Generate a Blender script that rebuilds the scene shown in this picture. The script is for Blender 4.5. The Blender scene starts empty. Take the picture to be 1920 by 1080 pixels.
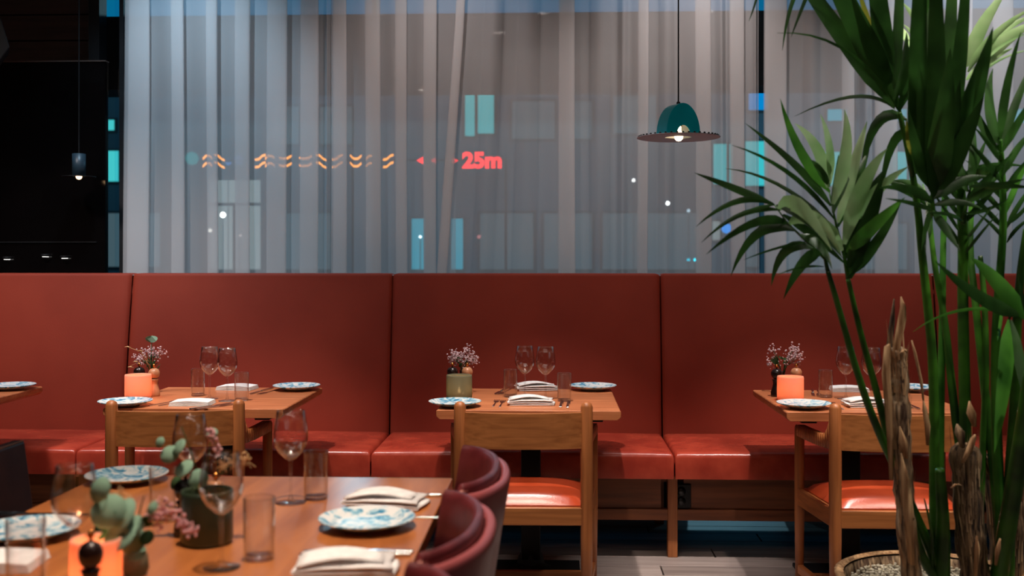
import bpy, bmesh, math, random
from mathutils import Vector, Matrix
random.seed(7)
PI = math.pi
sc = bpy.context.scene
COL = sc.collection
# ---------------------------------------------------------------- camera
F = 2000.0; CAMH = 1.33; YAW = math.atan(80/2000); HZ = 488.0
cam = bpy.data.objects.new('camera', bpy.data.cameras.new('camera')); COL.objects.link(cam)
cam.location = (0, 0, CAMH); cam.rotation_euler = (PI/2, 0, YAW)
cam.data.sensor_width = 36; cam.data.lens = F/1920*36; cam.data.shift_y = (HZ-540)/1920
cam.data.dof.use_dof = True; cam.data.dof.focus_distance = 4.5; cam.data.dof.aperture_fstop = 2.8
cam.data.clip_start = .05; sc.camera = cam
# ---------------------------------------------------------------- world, exposure
w = bpy.data.worlds.new('dusk'); sc.world = w; w.use_nodes = True
bg = w.node_tree.nodes['Background']; bg.inputs[0].default_value = (0.002, .20, .42, 1); bg.inputs[1].default_value = .62
vs = sc.view_settings; vs.view_transform = 'Standard'; vs.look = 'None'; vs.gamma = 1; vs.exposure = 0; vs.use_curve_mapping = False
sc.cycles.use_denoising = True
sc.cycles.max_bounces = 10; sc.cycles.transparent_max_bounces = 40; sc.cycles.caustics_reflective = False; sc.cycles.caustics_refractive = False
# ---------------------------------------------------------------- lights (ceiling spots, wall washers, added fills)
def spot(loc, to, power, color, angle=60, blend=.5, r=.03):
    d = bpy.data.lights.new('spot_and_fill', 'SPOT'); d.energy = power; d.color = color; d.spot_size = math.radians(angle); d.spot_blend = blend; d.shadow_soft_size = r
    o = bpy.data.objects.new('spot_and_fill', d); COL.objects.link(o); o.location = loc
    o.rotation_euler = (Vector(to)-Vector(loc)).to_track_quat('-Z', 'Y').to_euler(); return o
def area(loc, to, power, color, sx, sy):
    d = bpy.data.lights.new('fill_light', 'AREA'); d.energy = power; d.color = color; d.shape = 'RECTANGLE'; d.size = sx; d.size_y = sy
    o = bpy.data.objects.new('fill_light', d); COL.objects.link(o); o.location = loc
    o.rotation_euler = (Vector(to)-Vector(loc)).to_track_quat('-Z', 'Y').to_euler(); return o
WARM = (1, .78, .62); NEUT = (1, .88, .82); COOL = (.58, .80, 1)
for x_, e_ in ((-1.50, 235), (-.12, 235), (1.15, 235)): spot((x_, 3.95, 3.32), (x_+.06, 4.42, .75), e_, NEUT, 41, .5)
for x_ in (-1.42, -.1, 1.28): spot((x_, 2.75, 3.32), (x_, 3.82, .62), 210, (1, .84, .70), 31, .6, .06)  # added fill spots that brighten the chair backs
spot((-.50, 2.0, 3.32), (-.62, 2.1, .75), 330, WARM, 46, .7, .05)
spot((-3.0, 3.6, 3.32), (-2.45, 5.25, .62), 290, (1, .88, .86), 58, 1, .15)       # wall washer by the cabinet
spot((-2.0, 4.7, 3.34), (-1.95, 5.65, 1.75), 105, COOL, 80, 1, .08)              # cool left curtain washer; next three lamps are added curtain fills
spot((-.7, 4.7, 3.34), (-.6, 5.65, 1.8), 46, (1, .86, .84), 80, 1, .08)
spot((.7, 4.7, 3.34), (.7, 5.65, 1.8), 66, (1, .86, .83), 80, 1, .08)
spot((2.1, 4.7, 3.34), (2.1, 5.65, 1.8), 90, (.95, .95, 1), 80, 1, .08)
area((-.1, 1.2, 3.36), (.0, 4.0, .8), 26, (1, .86, .76), 3.2, 1.0)  # broad fill added overhead to lift the camera-facing sides
spot((.25, 3.6, 3.32), (.95, 3.1, 1.5), 110, (1, .96, .88), 40, .8, .05)
spot((2.3, 2.6, 3.32), (1.15, 3.2, .8), 130, (1, .92, .80), 42, .8, .05)  # added spot that brightens the palm stems and trunks
# ---------------------------------------------------------------- geometry helpers
def ray(px, py):
    u = (px-960)/F; v = (HZ-py)/F
    return -math.sin(YAW)+u*math.cos(YAW), math.cos(YAW)+u*math.sin(YAW), v
def P(px, py, Y):
    dx, dy, dz = ray(px, py); t = Y/dy
    return Vector((t*dx, Y, CAMH+t*dz))
def G(px, py, z):
    dx, dy, dz = ray(px, py); t = (z-CAMH)/dz
    return Vector((t*dx, t*dy, z))
def PX(px, Y): return P(px, 488, Y).x

class MB:
    def __init__(s): s.v = []; s.f = []
    def add(s, vs, fs):
        n = len(s.v); s.v += [tuple(v) for v in vs]; s.f += [tuple(i+n for i in f) for f in fs]; return s
    def box(s, x0, x1, y0, y1, z0, z1):
        return s.add([(x0,y0,z0),(x1,y0,z0),(x1,y1,z0),(x0,y1,z0),(x0,y0,z1),(x1,y0,z1),(x1,y1,z1),(x0,y1,z1)],
                     [(0,3,2,1),(4,5,6,7),(0,1,5,4),(1,2,6,5),(2,3,7,6),(3,0,4,7)])
    def hexa(s, b, t):      # bottom and top quads, counter clockwise
        return s.add(list(b)+list(t), [(0,3,2,1),(4,5,6,7),(0,1,5,4),(1,2,6,5),(2,3,7,6),(3,0,4,7)])
    def prism(s, poly, a, b, axis='z'):
        n = len(poly)
        mk = {'z': lambda p, h: (p[0], p[1], h), 'x': lambda p, h: (h, p[0], p[1]), 'y': lambda p, h: (p[0], h, p[1])}[axis]
        vs = [mk(p, a) for p in poly]+[mk(p, b) for p in poly]
        fs = [tuple(range(n))[::-1], tuple(range(n, 2*n))]+[(i, (i+1) % n, n+(i+1) % n, n+i) for i in range(n)]
        return s.add(vs, fs)
    def lathe(s, prof, n=24, c=(0,0,0), closed=False, jitter=0):
        vs = []; fs = []
        for r, z in prof:
            for k in range(n):
                a = 2*PI*k/n; vs.append((c[0]+r*math.cos(a), c[1]+r*math.sin(a), c[2]+z))
        m = len(prof)
        for i in range(m-1):
            for k in range(n):
                fs.append((i*n+k, i*n+(k+1) % n, (i+1)*n+(k+1) % n, (i+1)*n+k))
        return s.add(vs, fs)
    def tube(s, pts, rad, n=8, cap=True):
        pts = [Vector(p) for p in pts]; m = len(pts)
        rad = rad if isinstance(rad, (list, tuple)) else [rad]*m
        vs = []; fs = []; up = Vector((0, 0, 1)); prev = None
        for i, p in enumerate(pts):
            t = (pts[min(i+1, m-1)]-pts[max(i-1, 0)])
            t = t.normalized() if t.length > 1e-9 else Vector((0,0,1))
            a = prev if prev is not None else (Vector((1,0,0)) if abs(t.z) > .9 else up)
            b1 = (a-t*a.dot(t)); b1 = b1.normalized() if b1.length > 1e-6 else t.orthogonal().normalized()
            prev = b1; b2 = t.cross(b1)
            for k in range(n):
                an = 2*PI*k/n; vs.append(p+(b1*math.cos(an)+b2*math.sin(an))*rad[i])
        for i in range(m-1):
            for k in range(n): fs.append((i*n+k, i*n+(k+1) % n, (i+1)*n+(k+1) % n, (i+1)*n+k))
        if cap: fs += [tuple(range(n))[::-1], tuple(range((m-1)*n, m*n))]
        return s.add(vs, fs)
    def ball(s, c, r, n=8, m=6, sz=1):
        prof = [(max(1e-4, r*math.sin(PI*i/m)), -r*sz*math.cos(PI*i/m)) for i in range(m+1)]
        return s.lathe(prof, n, c)
    def grid(s, fn, nu, nv, closed=False):
        vs = [fn(i/nu, j/nv) for j in range(nv+1) for i in range(nu+1)]
        fs = [(j*(nu+1)+i, j*(nu+1)+i+1, (j+1)*(nu+1)+i+1, (j+1)*(nu+1)+i) for j in range(nv) for i in range(nu)]
        return s.add(vs, fs)
    def build(s, name, mat, parent=None, smooth=False, bevel=0, seg=2, sub=0, solid=0, loc=None, rot=0):
        me = bpy.data.meshes.new(name); me.from_pydata(s.v, [], s.f); me.update()
        if smooth:
            for p in me.polygons: p.use_smooth = True
        mats = mat if isinstance(mat, (list, tuple)) else [mat]
        for m in mats: me.materials.append(m)
        o = bpy.data.objects.new(name, me); COL.objects.link(o)
        if parent: o.parent = parent
        if loc is not None: o.location = loc
        if rot: o.rotation_euler.z = rot
        if solid:
            md = o.modifiers.new('s', 'SOLIDIFY'); md.thickness = solid; md.offset = 0
        if bevel:
            md = o.modifiers.new('b', 'BEVEL'); md.width = bevel; md.segments = seg; md.limit_method = 'ANGLE'; md.angle_limit = .6; md.harden_normals = False
            if not smooth:
                for p in me.polygons: p.use_smooth = True
                md.harden_normals = True
        if sub:
            md = o.modifiers.new('u', 'SUBSURF'); md.levels = sub; md.render_levels = sub
        return o
def tag(o, label=None, cat=None, group=None, kind=None):
    if label: o['label'] = label
    if cat: o['category'] = cat
    if group: o['group'] = group
    if kind: o['kind'] = kind
    return o
def empty(name, loc=(0,0,0), rot=0, label=None, cat=None, group=None):
    o = bpy.data.objects.new(name, None); COL.objects.link(o); o.location = loc; o.rotation_euler.z = rot; o.empty_display_size = .05
    return tag(o, label, cat, group)
def copy_tree(o, parent=None):
    c = o.copy(); COL.objects.link(c); c.parent = parent
    for ch in list(o.children): copy_tree(ch, c)
    return c
PROTO = {}
def place(key, maker, loc, rot=0, label=None, cat=None, group=None):
    if key not in PROTO: PROTO[key] = o = maker()
    else: o = copy_tree(PROTO[key])
    o.location = loc; o.rotation_euler = (0, 0, rot)
    return tag(o, label, cat, group)

# ---------------------------------------------------------------- materials
def sr(r, g, b):
    f = lambda c: (c/255/12.92) if c/255 <= .04045 else ((c/255+.055)/1.055)**2.4
    return (f(r), f(g), f(b), 1)
def mat(name, col, rough=.5, metal=0, spec=.5, **kw):
    m = bpy.data.materials.new(name); m.use_nodes = True; b = m.node_tree.nodes['Principled BSDF']
    b.inputs['Base Color'].default_value = col; b.inputs['Roughness'].default_value = rough; b.inputs['Metallic'].default_value = metal
    b.inputs['Specular IOR Level'].default_value = spec
    for k, v in kw.items(): b.inputs[k.replace('_', ' ')].default_value = v
    return m
def noisy(m, c1, c2, scale=(5,5,5), detail=4, bump=0, bscale=None, lo=.35, hi=.65, dist=0, rough=None):
    nt = m.node_tree; N = nt.nodes; L = nt.links; b = N['Principled BSDF']
    tc = N.new('ShaderNodeTexCoord'); mp = N.new('ShaderNodeMapping'); mp.inputs['Scale'].default_value = scale
    L.new(tc.outputs['Object'], mp.inputs[0]); no = N.new('ShaderNodeTexNoise'); no.inputs['Scale'].default_value = 1; no.inputs['Detail'].default_value = detail; no.inputs['Distortion'].default_value = dist
    L.new(mp.outputs[0], no.inputs[0]); cr = N.new('ShaderNodeValToRGB'); L.new(no.outputs[0], cr.inputs[0])
    cr.color_ramp.elements[0].position = lo; cr.color_ramp.elements[1].position = hi
    cr.color_ramp.elements[0].color = c1; cr.color_ramp.elements[1].color = c2
    L.new(cr.outputs[0], b.inputs['Base Color'])
    if bump:
        n2 = N.new('ShaderNodeTexNoise'); n2.inputs['Scale'].default_value = bscale or 1; n2.inputs['Detail'].default_value = 3
        L.new((tc if bscale else mp).outputs['Object' if bscale else 0], n2.inputs[0])
        bu = N.new('ShaderNodeBump'); bu.inputs['Strength'].default_value = bump; bu.inputs['Distance'].default_value = .01
        L.new(n2.outputs[0], bu.inputs['Height']); L.new(bu.outputs[0], b.inputs['Normal'])
    return m
def wood(name, c1, c2, scale, rough=.42, bump=.05):
    return noisy(mat(name, c1, rough), c1, c2, scale, 5, bump, None, .3, .72, .4)
M = {}
M['oak'] = wood('oak', sr(146,86,44), sr(190,120,68), (3, 60, 60))
M['oakv'] = wood('oak_upright', sr(146,84,44), sr(188,116,66), (60, 60, 3))
M['oaky'] = wood('oak_depth', sr(146,84,44), sr(188,116,66), (60, 3, 60))
M['top'] = wood('table_oak', sr(176,102,64), sr(216,138,92), (3, 26, 60), .33, .03)
M['bigtop'] = wood('large_table_oak', sr(148,84,42), sr(192,120,64), (18, 2.4, 40), .3, .03)
M['bench'] = wood('bench_oak', sr(104,56,32), sr(150,88,52), (2.2, 50, 34), .5)
M['leather_back'] = noisy(mat('matt_brick_leather', sr(134,50,34), .6, spec=.2), sr(130,47,32), sr(142,54,37), (2,2,2), 3, .06, 260)
M['leather_seat'] = noisy(mat('glossy_brick_leather', sr(160,60,44), .27, spec=.6), sr(150,50,36), sr(176,68,48), (9,9,9), 5, .32, 11)
M['leather_chair'] = noisy(mat('orange_leather', sr(190,72,38), .28, spec=.6), sr(186,70,36), sr(204,84,48), (8,8,8), 4, .05, 200)
M['oxblood'] = noisy(mat('oxblood_leather', sr(92,32,36), .4, spec=.5), sr(86,28,32), sr(106,40,44), (20,20,20), 4, .05, 150)
M['oxlit'] = mat('lit_inner_leather', sr(150,74,76), .4)  # inner leather as lit, with the light put into its colour
M['dkleather'] = noisy(mat('near_black_leather', sr(40,20,20), .5, spec=.35), sr(34,16,16), sr(46,24,22), (20,20,20), 4, .05, 150)
M['black'] = noisy(mat('black_steel', sr(22,23,25), .5, 0, .3), sr(18,19,21), sr(27,28,30), (6,6,6))
M['blackgloss'] = noisy(mat('black_gloss_panel', sr(10,8,8), .12, spec=.5), sr(9,7,7), sr(13,10,10), (3,3,3))
M['steel'] = mat('cutlery_steel', (.62,.62,.63,1), .2, 1)
M['brass'] = mat('copper_knob', sr(200,130,70), .25, 1)
M['linen'] = noisy(mat('white_linen', sr(225,222,216), .85, spec=.2), sr(228,228,228), sr(242,242,242), (40,40,40), 3, .15, 700)
M['darkwood'] = noisy(mat('dark_mill_wood', sr(30,18,16), .25), sr(26,15,14), sr(42,26,22), (30,30,6))
M['palewood'] = noisy(mat('pale_mill_wood', sr(200,140,100), .35), sr(186,126,88), sr(214,156,116), (40,40,8))
M['teal'] = noisy(mat('teal_enamel', sr(0,168,186), .34), sr(0,162,180), sr(6,176,194), (10,10,10))
M['greenglaze'] = noisy(mat('dark_green_ceramic', sr(40,52,38), .3), sr(34,46,33), sr(52,64,46), (8,8,8))
M['wax'] = mat('candle_wax', sr(240,225,200), .5)
M['flame'] = None
def emis(name, col, s):
    m = bpy.data.materials.new(name); m.use_nodes = True; nt = m.node_tree; nt.nodes.clear()
    e = nt.nodes.new('ShaderNodeEmission'); e.inputs[0].default_value = col; e.inputs[1].default_value = s
    o = nt.nodes.new('ShaderNodeOutputMaterial'); nt.links.new(e.outputs[0], o.inputs[0]); return m
M['flame'] = emis('candle_flame', (1,.62,.25,1), 14)
M['lens'] = emis('highlight_disc_glow', (1,.86,.74,1), 30)
def mixmat(name, build):
    m = bpy.data.materials.new(name); m.use_nodes = True; nt = m.node_tree; nt.nodes.clear()
    o = nt.nodes.new('ShaderNodeOutputMaterial'); nt.links.new(build(nt), o.inputs[0]); return m
def thin_glass(name, tint=(1,1,1,1), boost=1.0, ior=1.5, rough=.0):
    def b(nt):
        N = nt.nodes; L = nt.links
        t = N.new('ShaderNodeBsdfTransparent'); t.inputs[0].default_value = tint
        g = N.new('ShaderNodeBsdfGlossy'); g.inputs['Roughness'].default_value = rough
        fr = N.new('ShaderNodeLayerWeight'); fr.inputs[0].default_value = .5
        pw = N.new('ShaderNodeMath'); pw.operation = 'POWER'; pw.inputs[1].default_value = 2.7; L.new(fr.outputs['Facing'], pw.inputs[0])
        mu = N.new('ShaderNodeMath'); mu.operation = 'MULTIPLY_ADD'; mu.use_clamp = True; mu.inputs[1].default_value = 1.1*boost; mu.inputs[2].default_value = .045*boost; L.new(pw.outputs[0], mu.inputs[0])
        mx = N.new('ShaderNodeMixShader'); L.new(mu.outputs[0], mx.inputs[0]); L.new(t.outputs[0], mx.inputs[1]); L.new(g.outputs[0], mx.inputs[2]); return mx.outputs[0]
    return mixmat(name, b)
M['glass'] = thin_glass('clear_glass', (.97,.97,.97,1), 1.0, 1.5, .04)
M['pane'] = thin_glass('window_glass', (.9,.97,1,1), .3, 1.45, .02)
def translucent(name, col, tr=.0, trl=.5, rough=.3, glow=0):
    def b(nt):
        N = nt.nodes; L = nt.links
        d = N.new('ShaderNodeBsdfDiffuse'); d.inputs[0].default_value = col
        t = N.new('ShaderNodeBsdfTranslucent'); t.inputs[0].default_value = col
        m1 = N.new('ShaderNodeMixShader'); m1.inputs[0].default_value = trl; L.new(d.outputs[0], m1.inputs[1]); L.new(t.outputs[0], m1.inputs[2])
        x = N.new('ShaderNodeBsdfTransparent'); m2 = N.new('ShaderNodeMixShader'); m2.inputs[0].default_value = tr
        L.new(m1.outputs[0], m2.inputs[1]); L.new(x.outputs[0], m2.inputs[2]); return m2.outputs[0]
    return mixmat(name, b)
M['sheer'] = translucent('sheer_voile', (.80,.80,.80,1), .47, .35)
M['orangeglass'] = translucent('orange_candle_glass', sr(246,196,172), .0, .5)
M['greyglass'] = translucent('grey_green_candle_glass', sr(128,132,112), .12, .45)
M['petal'] = translucent('pale_petal', sr(226,200,204), 0, .3)
M['pink'] = translucent('pink_petal', sr(228,180,184), 0, .3)
M['greenleaf'] = translucent('sprig_green', sr(70,98,66), 0, .3)
M['eucal'] = translucent('eucalyptus_green', sr(138,172,150), 0, .3)
M['straw'] = noisy(mat('dry_straw', sr(205,160,110), .7), sr(190,140,95), sr(222,182,130), (30,30,30))
def leafmat(name, c1, c2, rough=.38, trl=.35):
    def b(nt):
        N = nt.nodes; L = nt.links
        tc = N.new('ShaderNodeTexCoord'); no = N.new('ShaderNodeTexNoise'); no.inputs['Scale'].default_value = 9; L.new(tc.outputs['Object'], no.inputs[0])
        cr = N.new('ShaderNodeValToRGB'); L.new(no.outputs[0], cr.inputs[0]); cr.color_ramp.elements[0].color = c1; cr.color_ramp.elements[1].color = c2
        cr.color_ramp.elements[0].position = .35; cr.color_ramp.elements[1].position = .65
        p = N.new('ShaderNodeBsdfPrincipled'); p.inputs['Roughness'].default_value = rough; L.new(cr.outputs[0], p.inputs['Base Color'])
        t = N.new('ShaderNodeBsdfTranslucent'); L.new(cr.outputs[0], t.inputs[0])
        m1 = N.new('ShaderNodeMixShader'); m1.inputs[0].default_value = trl; L.new(p.outputs[0], m1.inputs[1]); L.new(t.outputs[0], m1.inputs[2]); return m1.outputs[0]
    return mixmat(name, b)
M['leaf'] = leafmat('palm_leaf', sr(34,64,26), sr(56,100,42))
M['leafpale'] = leafmat('palm_leaf_lit', sr(142,190,122), sr(186,220,166), .42)  # same palm leaf where brightly lit, light held in the colour
M['leafmix'] = leafmat('palm_leaf_half_lit', sr(52,110,34), sr(90,160,56), .4)  # half-lit leaf and stem green, brightness painted into the colour
M['leafyellow'] = leafmat('palm_leaf_yellowing', sr(120,130,40), sr(160,160,60), .5)
M['stem'] = leafmat('palm_stem', sr(34,66,22), sr(70,128,36), .35, .15)
M['bark'] = noisy(mat('palm_bark', sr(120,90,62), .85), sr(84,58,42), sr(222,186,146), (95,95,7), 6, .9, None, .38, .68)
M['bark2'] = noisy(mat('dark_palm_bark', sr(80,56,38), .9), sr(46,32,24), sr(150,118,84), (95,95,7), 6, .9, None, .38, .7)
M['husk'] = noisy(mat('palm_husk', sr(196,146,98), .8), sr(160,110,72), sr(226,182,134), (110,110,8))
M['gravel'] = noisy(mat('white_gravel', sr(205,192,165), .8), sr(206,192,165), sr(244,236,218), (60,60,60))
def plate_mat():
    m = mat('blue_marbled_china', sr(225,228,228), .34); nt = m.node_tree; N = nt.nodes; L = nt.links; b = N['Principled BSDF']
    tc = N.new('ShaderNodeTexCoord'); oi = N.new('ShaderNodeObjectInfo')
    ad = N.new('ShaderNodeVectorMath'); ad.operation = 'ADD'; L.new(tc.outputs['Object'], ad.inputs[0]); sc_ = N.new('ShaderNodeVectorMath'); sc_.operation = 'SCALE'; L.new(oi.outputs['Random'], sc_.inputs[3]); sc_.inputs[0].default_value = (7,5,0)
    L.new(sc_.outputs[0], ad.inputs[1])
    no = N.new('ShaderNodeTexNoise'); no.inputs['Scale'].default_value = 26; no.inputs['Detail'].default_value = 6; no.inputs['Distortion'].default_value = 1.8; L.new(ad.outputs[0], no.inputs[0])
    cr = N.new('ShaderNodeValToRGB'); L.new(no.outputs[0], cr.inputs[0]); e = cr.color_ramp.elements
    e[0].position = .37; e[0].color = sr(44,126,168); e[1].position = .54; e[1].color = sr(224,228,228)
    x = cr.color_ramp.elements.new(.45); x.color = sr(140,192,212)
    L.new(cr.outputs[0], b.inputs['Base Color']); return m
M['plate'] = plate_mat()

# ---------------------------------------------------------------- room shell
fl = tag(MB().box(-5, 5, -3.2, 5.8, -.1, -.012).build('floor', mat('subfloor', sr(60,52,48), .8)), kind='structure')
plank_mats = []
for k, (a, b) in enumerate([((118,106,102),(150,137,132)), ((128,115,110),(160,147,141)), ((108,96,92),(140,128,122))]):
    plank_mats.append(wood('grey_plank_%d' % k, sr(*a), sr(*b), (2.5, 30, 10), .5, .06))
plank_mesh = []
for pm in plank_mats:
    o = MB().box(-.697, .697, -.0685, .0685, -.02, 0).build('plank', pm, fl, bevel=.002, seg=1); plank_mesh.append(o)
used = [False]*3; n = 0
for r in range(34):
    y = 5.72-r*.14
    for c in range(5 if r > 24 else 6):
        x = -2.9+c*1.4+((r*37) % 5)*.26-.4
        k = (r*7+c*5+(r*c) % 3) % 3
        if used[k]: o = plank_mesh[k].copy(); COL.objects.link(o)
        else: o = plank_mesh[k]; used[k] = True
        o.location = (x, y, 0)
plm = wood('dark_board', sr(64,44,38), sr(84,58,50), (3,30,30), .6)
tag(MB().box(-5, 5, -3.2, 8.2, 3.4, 3.5).build('ceiling', mat('dark_ceiling', sr(70,62,58), .9)), kind='structure')
wm = noisy(mat('dark_wall_paint', sr(92,74,66), .9), sr(88,70,62), sr(98,80,72), (3,3,3))
tag(MB().box(-5.1, -5, -3.2, 8.2, 0, 3.4).build('wall_left', wm), kind='structure')
tag(MB().box(5, 5.1, -3.2, 5.9, 0, 3.4).build('wall_right', wm), kind='structure')
tag(MB().box(-5, 5, -3.3, -3.2, 0, 3.4).build('wall_back', wm), kind='structure')
for k, (x, y) in enumerate([(-1.5,3.95),(-.12,3.95),(1.15,3.95),(-1.42,2.75),(-.1,2.75),(1.28,2.75),(-.5,2.0),(-3.0,3.6),(2.3,2.6),(-1.6,.6),(.2,.6),(1.8,.8),(-1.6,-1.2),(.2,-1.2),(1.8,-1.2)]):  # unseen glowing discs, added so the glasses catch highlights
    e = empty('highlight_disc', (x, y, 3.39), label='round glowing disc added for glass highlights above ' + ['the left orange candle table', 'the middle banquette table', 'the table by the palm', 'the left oak armchair', 'the middle oak armchair', 'the right oak armchair', 'the large foreground table', 'the black cabinet end of the banquette', 'the palm planter', 'the room behind the camera, first row left', 'the room behind the camera, first row middle', 'the room behind the camera, first row right', 'the back wall, left', 'the back wall, middle', 'the back wall, right'][k], cat='light', group='added highlight discs')
    MB().lathe([(.055,0),(.075,0),(.075,.008),(.055,.008)], 24).build('ring', M['black'], e, True)
    MB().lathe([(.001,.004),(.055,.004),(.055,.006),(.001,.006)], 20).build('lens', M['lens'], e)
# window wall
XW0 = PX(203, 5.75)
win = tag(MB().box(XW0, 5, 5.8, 5.86, -.1, .06).box(XW0, 5, 5.8, 5.86, 3.3, 3.4).build('window_1', M['black']), kind='structure')
for xx in (PX(229, 5.8), PX(702, 5.8), PX(1600, 5.8), 4.9):
    MB().box(xx-.012, xx+.012, 5.79, 5.87, .06, 3.3).build('mullion', M['black'], win)
xs = [XW0, PX(229, 5.8), PX(702, 5.8), PX(1600, 5.8), 4.95]
for a, b in zip(xs, xs[1:]): MB().box(a+.005, b-.005, 5.825, 5.83, .06, 3.3).build('pane', M['pane'], win)
lw = tag(MB().box(XW0, PX(1300,5.5), 5.70, 5.78, -.0, .46).box(PX(1300,5.5), PX(1480,5.5), 5.70, 5.78, .2, .46).box(PX(1480,5.5), 5, 5.70, 5.78, -.0, .46).build('trim_light_baffle', M['black']), kind='structure')  # unseen low wall added to block street light, one floor gap left
# dark wall at left of the window
dk = tag(MB().box(-5, PX(200, 6.4), 6.3, 6.4, 0, 3.4).build('wall_front', mat('dark_recess', sr(30,22,20), .8)), kind='structure')
zt = P(0, 117, 5.72).z
for k in range(7):
    z0 = zt-.08+k*.155
    MB().box(-5, PX(166, 6.25), 6.25, 6.29, z0, z0+.15).build('plank', plm, dk, bevel=.004, seg=1)
cab = empty('black_cabinet', (0,0,0), label='tall black gloss cabinet beside the window, behind the banquette', cat='cabinet')
MB().box(-4.9, XW0-.004, 5.72, 5.76, 0, zt).box(-4.9, PX(196, 6.2), 5.76, 6.2, 0, zt).build('body', M['blackgloss'], cab)
MB().box(-4.9, XW0, 5.712, 5.76, zt, zt+.006).build('top_edge', mat('cabinet_edge', sr(90,78,72), .3), cab)
MB().box(-4.9, XW0-.05, 5.712, 5.72, P(0, 455, 5.72).z, P(0, 453, 5.72).z).build('joint', M['black'], cab)
tag(MB().box(PX(166, 5.9), PX(200, 6.0), 5.9, 6.0, zt+.008, 3.4).build('trim_1', M['black']), kind='structure')
for k, (x, y) in enumerate([(13, 484), (85, 479), (121, 482)]):  # glowing discs stand in for lamp reflections in the gloss panel
    p = P(x, y, 5.70); e = empty('cabinet_glint', (p.x, 5.702, p.z), label=['glowing disc for a white reflection at the outer left of three', 'glowing disc for a white reflection between two others', 'glowing disc for a white reflection nearest the window'][k], cat='light', group='cabinet reflections')
    MB().lathe([(.001,-.008),(.02,-.008),(.024,0),(.02,.004),(.001,.004)], 16).build('backing', M['black'], e, True, loc=(0,0,.004))
    MB().lathe([(.001,-.0025),(.016,-.0025),(.016,0),(.001,0)], 16).build('lens', emis('cabinet_glint_glow_%d' % k, (1,.97,.92,1), 2.5), e, loc=(0,0,-.006))
# small pendant and speaker in the dark corner
p = P(148, 331, 5.55)
pe = empty('small_pendant_lamp', (p.x, p.y, p.z), label='small dark cylinder pendant in front of the black cabinet', cat='lamp')
MB().lathe([(.033,.0),(.034,.0),(.034,.12),(.001,.124),],20).build('shade', mat('dark_blue_shade', sr(40,60,72), .4), pe, True)
MB().tube([(0,0,.12),(0,0,3.4-p.z)], .003, 6).build('cord', M['black'], pe)
MB().ball((0,0,.0), .016, 12, 8).build('bulb', emis('small_bulb', (1,.6,.3,1), 5), pe, True)
MB().lathe([(.033,.0),(.085,-.003),(.085,.0),(.033,.003)],24).build('brim', M['black'], pe, True)
c0 = P(-24, 84, 5.2)
sp = empty('wall_speaker', c0, .5, 'black angular loudspeaker high in the dark corner', 'speaker')
MB().prism([(-.12,-.13),(.03,-.13),(.1,-.02),(.06,.12),(-.12,.16)], -.1, .1, 'y').build('cabinet', M['black'], sp, bevel=.006)
MB().box(-.1, .03, -.108, -.1, -.1, .1).build('grille', mat('speaker_grille', sr(14,14,14), .8), sp)
MB().tube([(-.1,.1,0),(-.16,.5,.1),(-.16,1.0,.12)], .012).build('bracket', M['black'], sp)

# ---------------------------------------------------------------- exterior
tag(MB().box(-40, 40, 6.2, 80, -.25, -.15).build('street', noisy(mat('wet_asphalt', sr(40,44,48), .3), sr(32,36,40), sr(52,58,62), (1,1,1))), kind='structure')
tag(MB().box(XW0-1, 8, 6.6, 6.9, P(0,170,6.6).z, P(0,33,6.6).z).build('trim_2', noisy(mat('canopy_beam', sr(34,24,22), .8), sr(30,21,20), sr(38,27,25), (3,3,3))), kind='structure')
facm = noisy(mat('grey_facade', sr(70,84,92), .7), sr(60,74,82), sr(82,96,104), (.4,.4,.4))
facd = noisy(mat('dark_facade', sr(24,50,58), .7), sr(18,42,50), sr(30,60,68), (.4,.4,.4))
lit = emis('lit_window_teal', (.05,.50,.52,1), 1.1); litw = emis('lit_window_white', (.42,.48,.47,1), .7)
litd = emis('lit_window_dim', (.07,.13,.16,1), .7); litc = emis('lit_window_cyan', (.02,.45,.60,1), .9)
def building(x0, x1, ytop, Y, m, label, wins):
    a = P(x0, ytop, Y); b = P(x1, ytop, Y)
    e = empty('office_building', ((a.x+b.x)/2, Y, 0), label=label, cat='building'); cx = (a.x+b.x)/2
    MB().box(a.x-cx, b.x-cx, 0, 1.6, -.2, a.z).build('wall', m, e)
    MB().box(a.x-cx, b.x-cx, -.05, 1.6, a.z, a.z+.25).build('roof', M['black'], e)
    for (u0, v0, u1, v1, mm) in wins:
        p = P(u0, v0, Y-.06); q = P(u1, v1, Y-.06)
        f = MB().box(p.x-cx-.06, q.x-cx+.06, -.05, .0, q.z-.06, p.z+.06).build('window', M['black'], e)
        MB().box(p.x-cx, q.x-cx, -.07, -.05, q.z, p.z).build('pane', mm, f)
building(-400, 480, 140, 26, facd, 'dark office building with teal lit windows, beyond the curtain by the cabinet',
    [(196,225,214,244,lit),(196,283,222,340,lit),(100,283,185,340,lit),(196,400,300,500,litd),(392,338,488,380,litw),(392,386,436,505,litw),(442,386,488,505,litw)])
building(470, 1345, 168, 28, facm, 'wide grey office building behind the middle of the curtain',
    [(872,172,890,255,lit),(896,172,926,250,lit),(772,410,796,505,litc),(846,410,868,505,litc),(510,200,560,270,litd),(600,200,660,270,litd),(960,190,1040,260,litd),(1060,190,1110,260,litd),
     (520,400,620,505,litd),(900,400,1000,505,litd),(1020,400,1110,505,litd),(1130,400,1320,505,litd),(1150,180,1230,250,litd)])
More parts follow.
